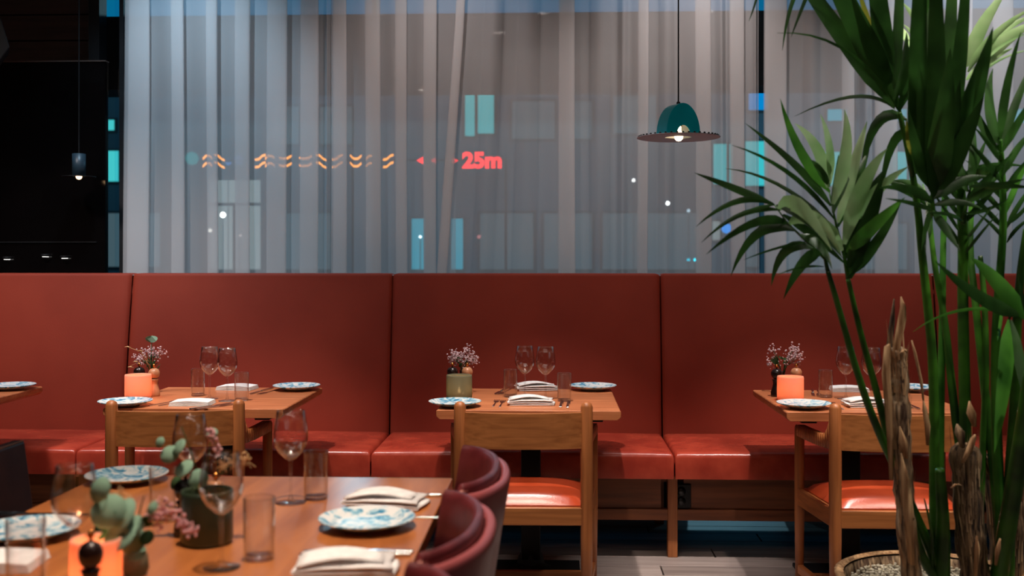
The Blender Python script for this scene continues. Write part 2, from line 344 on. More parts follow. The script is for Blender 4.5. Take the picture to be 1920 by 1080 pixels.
building(1332, 2300, 160, 26, facm, 'grey office building with cyan lit windows behind the palm',
    [(1338,270,1362,345,lit),(1368,270,1374,345,lit),(1398,265,1438,348,lit),(1404,168,1440,206,emis('sky_gap_glow', (.0,.28,.70,1), .9)),(1552,205,1602,226,litc),(1660,205,1700,226,litc),(1545,285,1602,348,lit),(1650,285,1700,348,lit),(1706,285,1742,348,lit),(1748,285,1800,348,lit),(1850,285,1900,348,litd),(1400,390,1420,500,litd),  # the blue pane glows in place of the sky below the beam
     (1336,415,1350,450,litw),(1440,420,1500,505,litd),(1520,420,1700,505,litd),(1900,205,1980,230,litc)])
for k, (x, y, r, c, s, lb) in enumerate([(418,403,.055,(1,.97,.9,1),14,'brightest white street light left of the sign'),(394,432,.045,(1,.85,.7,1),6,'pinkish white street light low beside the brightest one'),
        (450,442,.03,(1,.8,.7,1),3,'faint pink street light left of the cyan doorways'),(788,444,.03,(.8,.95,1,1),5,'white street light inside the cyan doorway'),(1188,338,.035,(1,.9,.85,1),4,'white street light below the teal pendant lamp'),
        (1252,381,.04,(1,.95,.9,1),8,'bright white street light under the teal pendant'),(1291,395,.035,(.6,.75,.85,1),1.5,'soft bluish street light under the pendant brim'),(1291,487,.03,(.0,.6,.8,1),3,'tiny cyan street light just above the banquette, first of two'),(1303,487,.03,(.0,.7,.9,1),4,'tiny cyan street light just above the banquette, second of two'),
        (360,297,.14,(.0,.35,.35,1),.7,'green traffic light beyond the curtain'),(448,300,.1,(.1,.3,.8,1),.7,'tall blue light beyond the curtain'),(428,304,.07,(.1,.3,.8,1),.6,'small blue light beside the taller blue one'),(898,444,.04,(1,.3,.3,1),.8,'dim red street light low under the distance sign'),(1362,428,.11,(0,.28,.9,1),1.6,'deep blue square light beyond the palm fronds')]):
    p = P(x, y, 21.5+.5*(k % 3))
    e = empty('street_light', p, label=lb, cat='light', group='lights in the street')
    MB().lathe([(.001,-r),(r*.7,-r*.7),(r,0),(r*.7,r*.7),(.001,r)], 12).build('globe', emis('street_globe_%d' % k, c, s), e, True)
    MB().tube([(0,0,-r),(0,0,-p.z-.15)], .008, 5).build('post', M['black'], e)
# LED sign
YS = 12; px2m = YS/F
sg = empty('led_sign', (P(660,300,YS).x, YS, P(660,300,YS).z), label='orange zigzag and red letter sign glowing through the curtain', cat='sign')
ox, oz = sg.location.x, sg.location.z
orange = emis('orange_led', (1,.30,.04,1), 3.2); red = emis('red_led', (1,.03,.03,1), 3.6)
def stroke(pts, m, name, wd=3.2):
    mb = MB(); q = [P(x, y, YS) for x, y in pts]; h = wd*px2m/2
    for a, b in zip(q, q[1:]):
        mb.hexa([(a.x-ox,-.01,a.z-oz-h),(b.x-ox,-.01,b.z-oz-h),(b.x-ox,.01,b.z-oz-h),(a.x-ox,.01,a.z-oz-h)], [(a.x-ox,-.01,a.z-oz+h),(b.x-ox,-.01,b.z-oz+h),(b.x-ox,.01,b.z-oz+h),(a.x-ox,.01,a.z-oz+h)])
    return mb.build(name, m, sg)
G1 = {'^': [(-9,3),(-3,-3),(4,-3),(9,2)], '/': [(-10,5),(-3,4),(4,-3),(10,-5)], '\\': [(-10,-5),(-3,-4),(4,3),(10,6)], 'v': [(-11,-4),(-4,3),(4,3),(11,-3)], 'u': [(-12,1),(-5,3),(4,2),(12,-3)]}
for x, g in [(389,'^'),(411,'\\'),(488,'/'),(506,'^'),(535,'u'),(573,'u'),(602,'\\'),(633,'/'),(667,'v'),(695,'^'),(728,'/')]:
    for dy in (-7, 7): stroke([(x+a*.95, 302+dy+b*.9) for a, b in G1[g]], orange, 'chevron', 4.2)
def tri(x, y, s):
    a, b, c = P(x-s, y, YS), P(x+s*.6, y-abs(s)*.9, YS), P(x+s*.6, y+abs(s)*.9, YS)
    MB().prism([(a.x-ox,a.z-oz),(b.x-ox,b.z-oz),(c.x-ox,c.z-oz)], -.01, .01, 'y').build('arrow', red, sg)
tri(789, 301, 8); tri(813, 301, 6); tri(852, 301, -7)
def text_obj(t, h, loc, m, parent, bold=.0, sx=1.0):
    cu = bpy.data.curves.new('txt', 'FONT'); cu.body = t; cu.size = h; cu.extrude = .004; cu.offset = bold
    tmp = bpy.data.objects.new('txt', cu); COL.objects.link(tmp)
    me = bpy.data.meshes.new_from_object(tmp.evaluated_get(bpy.context.evaluated_depsgraph_get())); bpy.data.objects.remove(tmp)
    me.materials.clear(); me.materials.append(m)
    o = bpy.data.objects.new('lettering', me); COL.objects.link(o); o.parent = parent; o.location = loc; o.rotation_euler = (PI/2,0,0); o.scale = (sx,1,1); return o
q = P(867, 314, YS); text_obj('25m', 28*px2m/.70, (q.x-ox, 0, q.z-oz), red, sg, .0115, 1.05)
MB().box(P(376,0,YS).x-ox, P(950,0,YS).x-ox, .03, .05, -.012, .012).build('rail', M['black'], sg)
for x in (376, 660, 948): MB().box(P(x,0,YS).x-ox-.015, P(x,0,YS).x-ox+.015, .05, .08, -oz-.15, .012).build('post', M['black'], sg)
for X_, e_ in ((-3.5, 500), (2.5, 400), (9, 400), (-10, 300)):  # added point lights that brighten the facades, no lamps stand there
    d = bpy.data.lights.new('facade_fill', 'POINT'); d.energy = e_; d.color = (.45,.85,1); d.shadow_soft_size = .2
    o = bpy.data.objects.new('facade_fill', d); COL.objects.link(o); o.location = (X_, 19, 5.6)

# ---------------------------------------------------------------- curtains
def chaikin(pts, it=2):
    for _ in range(it):
        q = [pts[0]]
        for a, b in zip(pts, pts[1:]):
            q += [(a[0]*.75+b[0]*.25, a[1]*.75+b[1]*.25), (a[0]*.25+b[0]*.75, a[1]*.25+b[1]*.75)]
        q.append(pts[-1]); pts = q
    return pts
def curtain(folds, x0, x1, Y, label, lean=lambda px, z: 0, name='sheer_curtain', th=.02):
    path = [(PX(x0, Y), Y)]
    for fo in folds:
        a, b = fo[:2]; A = PX(a, Y); B = PX(b, Y); m = (A+B)/2
        if len(fo) > 2:
            path += [(A-.01, Y+th*.8), (A+.004, Y-th*.2), (m, Y-th*1.6), (B-.004, Y-th*.2), (B+.01, Y+th*.8)]; continue
        path += [(A-.004, Y-th), (m, Y-th*1.5), (B, Y-th*1.4), (B+.003, Y-th*.6), (B-.004, Y), (m, Y+.004), (A+.006, Y+th*.2), (A-.002, Y+th*.8), (A+.01, Y+th*1.5), (m, Y+th*1.7), (B+.008, Y+th*1.2)]
    path.append((PX(x1, Y), Y))
    path = chaikin(path, 2); n = len(path); zs = [.5+i*(2.87)/14 for i in range(15)]
    v = []; f = []
    for j, z in enumerate(zs):
        for i, (x, y) in enumerate(path):
            sw = .004*math.sin(z*1.7+x*7)
            v.append((x+sw+lean(x, z), y+.006*math.sin(z*1.1+x*9), z))
    for j in range(len(zs)-1):
        for i in range(n-1): f.append((j*n+i, j*n+i+1, (j+1)*n+i+1, (j+1)*n+i))
    e = empty(name, ((PX(x0,Y)+PX(x1,Y))/2, Y, .04), label=label, cat='curtain', group='sheer window curtains')
    o = MB().add([(a-e.location.x, b-Y, c-.04) for a, b, c in v], f).build('fabric', M['sheer'], e, True)
    MB().box(PX(x0,Y)-e.location.x, PX(x1,Y)-e.location.x, -.02, .02, 3.33, 3.36).build('track', M['black'], e)
    return e
ztop = 2.7
curtain([(237,280),(318,346),(386,410),(440,470),(499,538),(561,597),(610,618,1),(622,650),(684,714),(741,764),(794,819)], 232, 856, 5.62, 'left sheer curtain with sharp pale folds, nearest the black cabinet')
XB = PX(858, 5.5)
def leanB(x, z): k = max(0, 1-(x-XB)/.6); return -.105*k*(1-min(1, z/ztop))*1.75 if k > 0 else 0
curtain([(857,872),(912,944,1),(975,1014,1),(1050,1078),(1108,1144,1),(1160,1176,1),(1196,1214),(1236,1262,1),(1304,1332),(1345,1360,1),(1370,1395),(1412,1421,1)], 857, 1423, 5.54, 'middle sheer curtain hanging behind the teal pendant lamp', leanB, th=.016)
curtain([(1436,1474),(1508,1536,1),(1578,1598),(1612,1630,1),(1640,1680),(1715,1745),(1785,1820),(1860,1895),(1935,1975),(2010,2050),(2090,2130),(2170,2200)], 1433, 2230, 5.58, 'right sheer curtain behind the palm fronds', th=.016)

# ---------------------------------------------------------------- banquette
YB0, YB1, YT = 4.72, 5.25, 5.36
bq = empty('banquette', (0, 5.0, 0), label='long brick red leather banquette with oak base along the window', cat='bench')
oy = -5.0
seams = [-3.5, -2.155, -.819, .528, 1.875, 3.22]
for a, b in zip(seams, seams[1:]):
    g = .0035
    # backrest: slightly convex leaning slab
    def fb(u, v, a=a, b=b):
        x = a+g+(b-a-2*g)*u; k = v*1.0; ed = min(u, 1-u)*(b-a); rr = max(0, 1-ed/.02)**2*.014
        # v 0..1 front face up, rolls over the top
        if k < .86: t = k/.86; z = .44+t*(1.262-.44-.012); y = YB1+(YT-YB1)*t-.012*math.sin(PI*t); return (x, y+rr+oy, z)
        t = (k-.86)/.14*PI/2; return (x, YT+.012*(1-math.cos(t))+ (.09*(k-.86)/.14 if k > .97 else 0)+rr+oy, 1.25+.014*math.sin(t)-rr*.5)
    us = [0,.004,.012,.03]+[i/12 for i in range(1, 12)]+[.97,.988,.996,1]
    mb = MB(); nv = 28; vs_ = [fb(u, j/nv) for j in range(nv+1) for u in us]; nu = len(us)-1
    mb.add(vs_, [(j*(nu+1)+i, j*(nu+1)+i+1, (j+1)*(nu+1)+i+1, (j+1)*(nu+1)+i) for j in range(nv) for i in range(nu)])
    mb.box(a+g+.004, b-g-.004, YT+.02+oy, YT+.11+oy, .44, 1.2)
    mb.build('backrest', M['leather_back'], bq, True)
    # seat cushion with puffed top
    def seat(mb, x0, x1, y0, y1, z0, z1, r=.022, puff=.008):
        def prof(t, L):  # rounded coordinate
            return t
        nx, ny = 26, 12
        xs_ = [0,.25,.5,.75,1]; 
        def sx(u, L): return u
        def top(u, v):
            X = x0+(x1-x0)*u; Y = y0+(y1-y0)*v
            dx = min(u, 1-u)*(x1-x0); dy = min(v, 1-v)*(y1-y0)
            h = puff*(1-(2*u-1)**6)*(1-(2*v-1)**6)
            d = min(dx, dy); dip = r*(1-math.sqrt(max(0, 1-(1-min(1, d/r))**2)))
            return (X, Y, z1-dip+h)
        U = [0,.003,.008,.016]+[.02+.96*i/20 for i in range(1, 20)]+[.984,.992,.997,1]; V = [0,.006,.014,.03,.06]+[.1+.8*i/8 for i in range(9)]+[.97,.99,1]
        vv = [top(u, v) for v in V for u in U]; n1 = len(U)
        ff = [(j*n1+i, j*n1+i+1, (j+1)*n1+i+1, (j+1)*n1+i) for j in range(len(V)-1) for i in range(n1-1)]
        base = len(vv); 
        ring = [i for i in range(n1)]+[(j+1)*n1-1 for j in range(1, len(V))]+[(len(V)-1)*n1+i for i in range(n1-2, -1, -1)]+[j*n1 for j in range(len(V)-2, 0, -1)]
        low = []
        for k, idx in enumerate(ring):
            X, Y, Z = vv[idx]; vv.append((X, Y, z0)); low.append(base+k)
        m_ = len(ring)
        ff += [(ring[(k+1) % m_], ring[k], low[k], low[(k+1) % m_]) for k in range(m_)]
        mb.add(vv, ff)
    s = MB(); seat(s, a+g, b-g, YB0+oy, YB1+.02+oy, .366, .48); s.build('seat_cushion', M['leather_seat'], bq, True)
    MB().box(a+.05, b-.05, 4.815+oy, 4.835+oy, .215, .362).build('panel', M['bench'], bq, bevel=.002)
    MB().box(a+.02, b-.02, 4.80+oy, 4.84+oy, .165, .214).build('rail', M['bench'], bq, bevel=.003)
for a in seams:
    x = a+.0
    MB().box(x-.022, x+.022, 4.797+oy, 4.845+oy, 0, .364).build('leg', M['oakv'], bq, bevel=.003)
    MB().box(x-.022, x+.022, 5.40+oy, 5.44+oy, 0, .43).build('leg', M['oakv'], bq, bevel=.003)
MB().box(seams[0], seams[-1], 4.84+oy, 5.44+oy, .33, .364).build('base_board', M['bench'], bq)
MB().box(seams[0], seams[-1], YT+.03+oy, YT+.075+oy, .44, 1.252).build('seam_light_block', M['leather_back'], bq)  # added board that stops outside light leaking through the seams
po = P(1277, 930, 4.81)
out = empty('wall_socket', (po.x, 4.813, po.z), label='black double power socket set in the oak bench front', cat='socket')
MB().box(-.044,.044,-.008,.0,-.053,.053).build('plate', M['black'], out, bevel=.003)
for dz in (-.022, .022):
    q = MB().lathe([(.001,0),(.019,0),(.02,-.002),(.001,-.002)], 20).build('socket', mat('socket_plastic', sr(12,12,12), .3), out, True, loc=(0,-.009,dz)); q.rotation_euler = (-PI/2,0,0)
    for dx in (-.007,.007): q2 = MB().lathe([(.001,.0),(.0026,.0),(.0026,.002),(.001,.002)], 8).build('contact', M['steel'], q, loc=(dx,0,.002))

# ---------------------------------------------------------------- small dining tables
def mk_table():
    e = empty('dining_table'); W = .357; D = .35; t = .036
    pr = [(-W+.004,.75),(W-.004,.75),(W,.746),(W,.726),(W-.014,.714),(-W+.014,.714),(-W,.726),(-W,.746)]
    MB().prism(pr, -D, D, 'y').build('table_top', M['top'], e, bevel=.002, seg=1)
    for sx in (-1, 1): MB().box(sx*.26-.03, sx*.26+.03, -D+.05, D-.05, .700, .7138).build('batten', M['black'], e, bevel=.002)
    MB().box(-.25,.25,-.06,.16,.68,.6998).build('top_plate', M['black'], e)
    MB().box(-.041,.041,.07,.15,.055,.68).build('column', M['black'], e, bevel=.006)
    MB().lathe([(.085,.0),(.085,.008),(.06,.018),(.05,.05),(.046,.06)], 4, (0,.11,.016)).build('column_foot', M['black'], e)
    MB().box(-.21,.21,.0,.22,0,.016).build('base_plate', M['black'], e, bevel=.003)
    return e
TX = {'left': -1.415, 'middle': -.1, 'right': 1.25}
TXP = {}
for k, (pxa, pxb) in {'left': (183, 522), 'middle': (818, 1163), 'right': (1472, 1817)}.items():
    TXP[k] = (G(pxa, 770, .75).x+G(pxb, 770, .75).x)/2
TYC = G(990, 770, .75).y+.35
for k in ('left', 'middle', 'right'):
    place('table', mk_table, (TXP[k], TYC, 0), 0, {'left': 'square oak table laid for two with glowing orange candle, near the pale curtain folds', 'middle': 'square oak table laid for two with grey green candle glass', 'right': 'square oak table laid for two, partly hidden by the palm'}[k], 'table', 'oak tables along the banquette')
far = G(42, 734, .75)
place('table', mk_table, (far.x-.357, TYC, 0), 0, 'oak table cut off by the left picture edge, one corner showing', 'table', 'oak tables along the banquette')

# ---------------------------------------------------------------- oak armchairs
def mk_chair():
    e = empty('dining_chair'); hw = .236; fw = .28; fy = .38
    for s in (-1, 1):
        MB().tube([(s*hw,0,0),(s*hw,0,.3),(s*hw,0,.6),(s*hw,0,.785),(s*hw,0,.797),(s*hw,0,.803)], [.018,.023,.0235,.0225,.018,.008], 16).build('leg', M['oakv'], e, True)
        MB().tube([(s*fw,fy,0),(s*fw,fy,.3),(s*fw,fy,.655),(s*fw,fy,.664)], [.016,.02,.02,.016], 14).build('leg', M['oakv'], e, True)
        # sculpted arm panel between rear post and front leg
        top = [(0,.762),(.04,.752),(.09,.722),(.14,.695),(.20,.679),(.30,.672),(1.0,.668)]
        bot = [(1.0,.625),(.75,.622),(.45,.622),(.2,.626),(0,.632)]
        mb = MB(); N_ = 16
        def ev(L, t):
            for (a, za), (b, zb) in zip(L, L[1:]):
                if min(a, b) <= t <= max(a, b): return za+(zb-za)*((t-a)/(b-a) if b != a else 0)
            return L[-1][1]
        for i in range(N_):
            t0, t1 = i/N_, (i+1)/N_
            def pt(t, z, o): x = s*(hw+(fw-hw)*t)+o; return (x, .01+(fy-.02)*t, z)
            th0, th1 = .011+.006*t0**3, .011+.006*t1**3
            a0, a1, b0, b1 = ev(top, t0), ev(top, t1), ev(bot, t0), ev(bot, t1)
            mb.hexa([pt(t0,b0,-th0), pt(t0,b0,th0), pt(t1,b1,th1), pt(t1,b1,-th1)], [pt(t0,a0,-th0), pt(t0,a0,th0), pt(t1,a1,th1), pt(t1,a1,-th1)])
        mb.build('armrest', M['oaky'], e, True)
        mb = MB().hexa([(s*hw-.013,.01,.345),(s*hw+.013,.01,.345),(s*fw+.013,fy-.01,.345),(s*fw-.013,fy-.01,.345)], [(s*hw-.013,.01,.41),(s*hw+.013,.01,.41),(s*fw+.013,fy-.01,.41),(s*fw-.013,fy-.01,.41)])
        mb.build('side_rail', M['oaky'], e, bevel=.003)
        MB().hexa([(s*hw-.011,.01,.07),(s*hw+.011,.01,.07),(s*fw+.011,fy-.01,.07),(s*fw-.011,fy-.01,.07)], [(s*hw-.011,.01,.105),(s*hw+.011,.01,.105),(s*fw+.011,fy-.01,.105),(s*fw-.011,fy-.01,.105)]).build('stretcher', M['oaky'], e, bevel=.003)
    MB().box(-hw,hw,-.012,.012,.345,.41).build('seat_rail', M['oak'], e, bevel=.003)
    MB().box(-fw,fw,fy-.012,fy+.012,.345,.40).build('seat_rail', M['oak'], e, bevel=.003)
    MB().box(-fw+.01,fw-.01,fy-.012,fy+.01,.03,.066).build('stretcher', M['oak'], e, bevel=.003)
    mb = MB(); N_ = 16                    # bowed backrest
    for i in range(N_):
        u0, u1 = -1+2*i/N_, -1+2*(i+1)/N_
        y0, y1 = -.035*(1-u0*u0), -.035*(1-u1*u1); x0, x1 = u0*(hw-.008), u1*(hw-.008)
        mb.hexa([(x0,y0-.009,.632),(x1,y1-.009,.632),(x1,y1+.009,.632),(x0,y0+.009,.632)], [(x0,y0-.009,.764),(x1,y1-.009,.764),(x1,y1+.009,.764),(x0,y0+.009,.764)])
    o = mb.build('backrest', M['oak'], e, False)
    # seat cushion
    def w_(v): return hw-.014+(fw-hw)*v
    mb = MB(); n_ = 16
    def topf(u, v):
        U = 2*u-1; V = 2*v-1; h = .050*(1-abs(U)**3.2)**.6*(1-abs(V)**3.2)**.6+.014
        return (U*w_(v), .02+v*(fy-.03), .405+h-.006*(1 if abs(U) > .99 or abs(V) > .99 else 0))
    mb.grid(topf, n_, n_)
    mb.grid(lambda u, v: ((2*u-1)*w_(v), .02+v*(fy-.03), .402), 1, 1)
    for (f0) in ((lambda t: topf(t, 0)), (lambda t: topf(t, 1)), (lambda t: topf(0, t)), (lambda t: topf(1, t))):
        mb.grid(lambda u, v, f0=f0: (f0(u)[0], f0(u)[1], .402 if v < .5 else f0(u)[2]), n_, 1)
    mb.build('seat', M['leather_chair'], e, True)
    return e
for k, (rx, rot) in {'left': (329, .0), 'middle': (981, .01), 'right': (1688, -.01)}.items():
    p = P(rx, 760, 3.97)
    place('chair', mk_chair, (p.x, 3.97, 0), {'left': .10, 'middle': .02, 'right': .0}[k], {'left': 'oak armchair pushed up to the table with the orange candle, behind the big foreground table', 'middle': 'oak armchair with orange leather seat at the middle table', 'right': 'oak armchair with orange leather seat standing behind the palm'}[k], 'chair', 'oak armchairs facing the banquette')

# ---------------------------------------------------------------- tableware makers
def mk_plate():
    e = MB().lathe([(.001,.006),(.06,.006),(.075,.009),(.103,.019),(.105,.021),(.1045,.023),(.102,.0225),(.075,.013),(.06,.0105),(.001,.0105)], 40)
    return e.build('plate', M['plate'], smooth=True)
def mk_plate_rooted():
    e = empty('plate'); MB().lathe([(.001,.006),(.06,.006),(.075,.009),(.103,.019),(.105,.021),(.1045,.023),(.102,.0225),(.075,.013),(.06,.0105),(.001,.0105)], 40).build('dish', M['plate'], e, True)
    MB().lathe([(.05,.006),(.05,0),(.054,0),(.055,.006)], 32).build('foot_ring', mat('white_china', sr(225,226,224), .25), e, True); return e
def mk_wine():
    e = empty('wine_glass')
    MB().lathe([(.005,.098),(.014,.103),(.027,.116),(.036,.131),(.040,.147),(.0395,.163),(.036,.185),(.0315,.212),(.0310,.2122),(.0355,.185),(.039,.163),(.0394,.147),(.0354,.132),(.0264,.1175),(.0134,.105),(.001,.102)], 28).build('bowl', M['glass'], e, True)
    MB().lathe([(.001,.1),(.0055,.098),(.0038,.085),(.0034,.05),(.0036,.02),(.006,.008),(.016,.0045),(.034,.002),(.0345,.001),(.034,0),(.001,0)], 24).build('stem', M['glass'], e, True)
    return e
def mk_tumbler():
    e = empty('tumbler')
    MB().lathe([(.001,0),(.027,0),(.0285,.004),(.0295,.114),(.0288,.1155),(.0280,.114),(.0268,.014),(.024,.010),(.001,.009)], 28).build('body', M['glass'], e, True)
    MB().lathe([(.001,.001),(.0262,.001),(.0265,.0085),(.001,.0085)], 24).build('base', M['glass'], e, True)
    return e
def mk_napkin():
    e = empty('napkin'); L = .175; Wd = .105
    pr = chaikin([(0,.003),(L,.003),(L+.006,.0055),(L,.009),(0,.010),(-.006,.0135),(0,.017),(L*.99,.018)], 1)
    def f(i, j):
        return pr[i]
    nj = 10; v = []; fc = []
    for j in range(nj+1):
        t = j/nj
        for i, (x, z) in enumerate(pr):
            k = z/.02; hump = .010*k*math.sin(PI*min(1, max(0, x/L)))*(.5+.5*math.sin(PI*t))
            v.append((x-L/2+.004*math.sin(t*5+i), (t-.5)*Wd*(1+.03*math.sin(i)), z+hump))
    n = len(pr)
    for j in range(nj):
        for i in range(n-1): fc.append((j*n+i, j*n+i+1, (j+1)*n+i+1, (j+1)*n+i))
    MB().add(v, fc).build('cloth', M['linen'], e, True, solid=.0035)
    # loose upper flap folded over
    def g(u, w): x = -L/2+L*.9*u; y = (w-.5)*Wd*(1-.35*u); return (x, y, .0235+.012*math.sin(PI*u)+.003*math.sin(6*w))
    MB().grid(g, 8, 6).build('flap', M['linen'], e, True, solid=.003)
    return e
def mk_napkin_flat():
    e = empty('napkin'); L = .16; Wd = .11
    for k, (s, dz) in enumerate(((1, .002), (.985, .0062), (.97, .0104), (.955, .0146))):
        MB().grid(lambda u, v, s=s, dz=dz: ((u-.5)*L*s, (v-.5)*Wd*s, dz+.0035*k*math.sin(PI*u)*.5), 8, 5).build('fold', M['linen'], e, True, solid=.0034, bevel=.001)
    return e
def mk_fork():
    e = empty('fork')
    MB().prism([(-.0035,-.10),(.0035,-.10),(.0045,-.08),(.003,-.03),(.0025,.02),(-.0025,.02),(-.003,-.03),(-.0045,-.08)], 0, .003).build('handle', M['steel'], e, bevel=.0008)
    mb = MB().prism([(-.0025,.02),(.0025,.02),(.010,.04),(.011,.055),(-.011,.055),(-.010,.04)], .0005, .003)
    for k in range(4): x = -.011+k*.0063; mb.box(x, x+.0031, .055, .098, .001, .0035)
    mb.build('head', M['steel'], e); return e
def mk_knife():
    e = empty('knife')
    MB().prism([(-.005,-.11),(.005,-.11),(.006,-.09),(.0045,0),(-.0045,0),(-.006,-.09)], 0, .006).build('handle', M['steel'], e, bevel=.0012)
    MB().prism([(-.0045,0),(.0045,0),(.009,.02),(.009,.085),(.002,.108),(-.0045,.11)], .002, .0035).build('blade', M['steel'], e); return e
def mk_mill(dark):
    m = M['darkwood'] if dark else M['palewood']
    def f():
        e = empty('pepper_mill' if dark else 'salt_mill')
        MB().lathe([(.001,0),(.024,0),(.025,.004),(.024,.02),(.018,.04),(.015,.055),(.017,.066),(.02,.072),(.001,.074)], 24).build('body', m, e, True)
        MB().lathe([(.001,.074),(.012,.075),(.020,.082),(.024,.093),(.0235,.103),(.018,.113),(.008,.118),(.001,.119)], 24).build('head', m, e, True)
        MB().lathe([(.001,.118),(.0035,.119),(.0035,.123),(.007,.126),(.0075,.131),(.004,.136),(.001,.137)], 16).build('knob', M['brass'], e, True); return e
    return f
def mk_candle(kind):
    gm = {'orange': M['orangeglass'], 'grey': M['greyglass'], 'green': M['greenglaze']}[kind]
    def f():
        e = empty('candle_holder')
        MB().lathe([(.001,0),(.046,0),(.052,.003),(.054,.010),(.054,.095),(.0525,.101),(.050,.101),(.0485,.095),(.0485,.012),(.001,.010)], 32).build('cup', gm, e, True)
        MB().lathe([(.001,.0105),(.038,.0105),(.038,.022),(.036,.024),(.001,.023)], 20).build('tealight', M['wax'], e, True)
        MB().lathe([(.0005,.024),(.0055,.030),(.006,.036),(.003,.046),(.0005,.052)], 12).build('flame', M['flame'], e, True)
        return e
    return f
def flame_light(loc, p):
    d = bpy.data.lights.new('candle_glow', 'POINT'); d.energy = p; d.color = (1,.50,.24); d.shadow_soft_size = .012
    o = bpy.data.objects.new('candle_glow', d); COL.objects.link(o); o.location = loc
def mk_bouquet(kind, seed):
    r = random.Random(seed)
    def f():
        e = empty('bouquet')
        vase = MB().lathe([(.001,0),(.018,0),(.024,.012),(.022,.035),(.011,.055),(.009,.075),(.011,.08),(.0095,.08),(.008,.07),(.001,.06)], 20).build('bud_vase', M['darkwood'], e, True)
        st = MB(); fl_ = []; lv = MB()
        nst = 7 if kind != 'grass' else 6
        for k in range(nst):
            a = r.uniform(-1, 1); dpt = r.uniform(-.03, .03); h = r.uniform(.115, .165)
            tip = (a*.05, dpt, h); mid = (a*.012, dpt*.4, .10)
            st.tube([(0,0,.05), mid, ((mid[0]+tip[0])*.55, dpt*.7, (.10+h)/2), tip], [.0016,.0014,.0011,.0008], 5); fl_.append(tip)
        st.build('stems', M['greenleaf'], e, True)
        for k, t in enumerate(fl_):
            bl = MB()
            for q in range(44 if kind == 'heather' else 30):
                c = (t[0]+r.gauss(0,.010), t[1]+r.gauss(0,.009), t[2]+r.gauss(-.004,.012)); rr = r.uniform(.0018,.0040)
                bl.ball(c, rr, 6, 4)
            bl.build('blossoms', M['petal'], e, True)['kind'] = 'stuff'
        for k in range(16 if kind != 'grass' else 26):
            a = r.uniform(0, 2*PI); z = r.uniform(.082, .125); rr = r.uniform(.006, .02); c = Vector((rr*math.cos(a), rr*math.sin(a), z)); d = Vector((math.cos(a), math.sin(a), r.uniform(.3, 1.4))).normalized()*.018
            s_ = d.cross(Vector((0,0,1))).normalized()*.005
            lv.add([c, c+d*.5+s_, c+d, c+d*.5-s_], [(0,1,2,3)])
        lv.build('foliage', M['greenleaf'], e)['kind'] = 'stuff'
        if kind == 'grass':
            for (x, z, x2, z2) in ((-.035,.152,-.085,.17),(-.03,.12,-.075,.095),(-.03,.11,-.055,.115),(-.02,.135,-.04,.155)):
                g = MB().tube([(0,0,.07),(x*.5,-.01,.12),(x,-.012,z),(x2,-.014,z2)], .0007, 5)
                g.tube([(x2+.016,-.014,z2-.003),(x2+.006,-.014,z2),(x2-.006,-.014,z2-.001)], [.0006,.0026,.0004], 6); g.build('grass_ear', M['straw'], e, True)
            v_ = [(.004+.022*math.cos(2*PI*k/12), -.012+.006*math.sin(4*PI*k/12), .198+.013*math.sin(2*PI*k/12)) for k in range(12)]
            MB().add(v_, [tuple(range(12))]).build('eucalyptus_leaf', M['eucal'], e, solid=.001)
            MB().tube([(0,0,.07),(.002,-.008,.14),(.004,-.01,.19)], .0012, 5).build('stem', M['greenleaf'], e, True)
        if kind == 'sprig':
            for k in range(5):
                a = -1.2+.5*k; c = Vector((-.012,0,.10+.004*k)); d = Vector((-.035+.006*k, -.01, .028))
                s_ = Vector((.0, .0, .007)); MB().add([c, c+d*.5+s_, c+d, c+d*.5-s_], [(0,1,2,3)]).build('leaf', M['greenleaf'], e)
        return e
    return f
TN = {'left': 'left orange candle table', 'middle': 'middle table', 'right': 'table by the palm'}
Z = .7502
def tg(px, py): return G(px, py, .75)
back = {
 'left': dict(plates=((235,761),(556,731)), naps=((361,759),(445,730)), wines=((393,748),(426,752)), tums=((371,742),(453,751)), forks=((308,757),(326,757)), knives=((392,764),(405,765)), bk=((490,734),(505,735)), candle=(259,747), cand='orange', dark=(256,741), pale=(284,744), bq=(272,739), bqk='grass'),
 'middle': dict(plates=((853,762),(1112,731)), naps=((996,758),(1006,731)), wines=((984,746),(1023,748)), tums=((957,744),(1058,752)), forks=((928,758),(940,759)), knives=((1052,760),(1065,761)), bk=((940,734),(948,735)), candle=(861,748), cand='grey', dark=(847,741), pale=(875,741), bq=(864,739), bqk='heather'),
 'right': dict(plates=((1507,765),(1711,733)), naps=((1628,762),(1592,733)), wines=((1586,748),(1634,751)), tums=((1548,745),(1671,752)), forks=((1562,762),(1572,763)), knives=((1700,762),(1712,763)), bk=((1518,734),(1530,735)), candle=(1482,751), cand='orange', dark=(1459,745), pale=(1496,743), bq=(1474,741), bqk='sprig'),
}
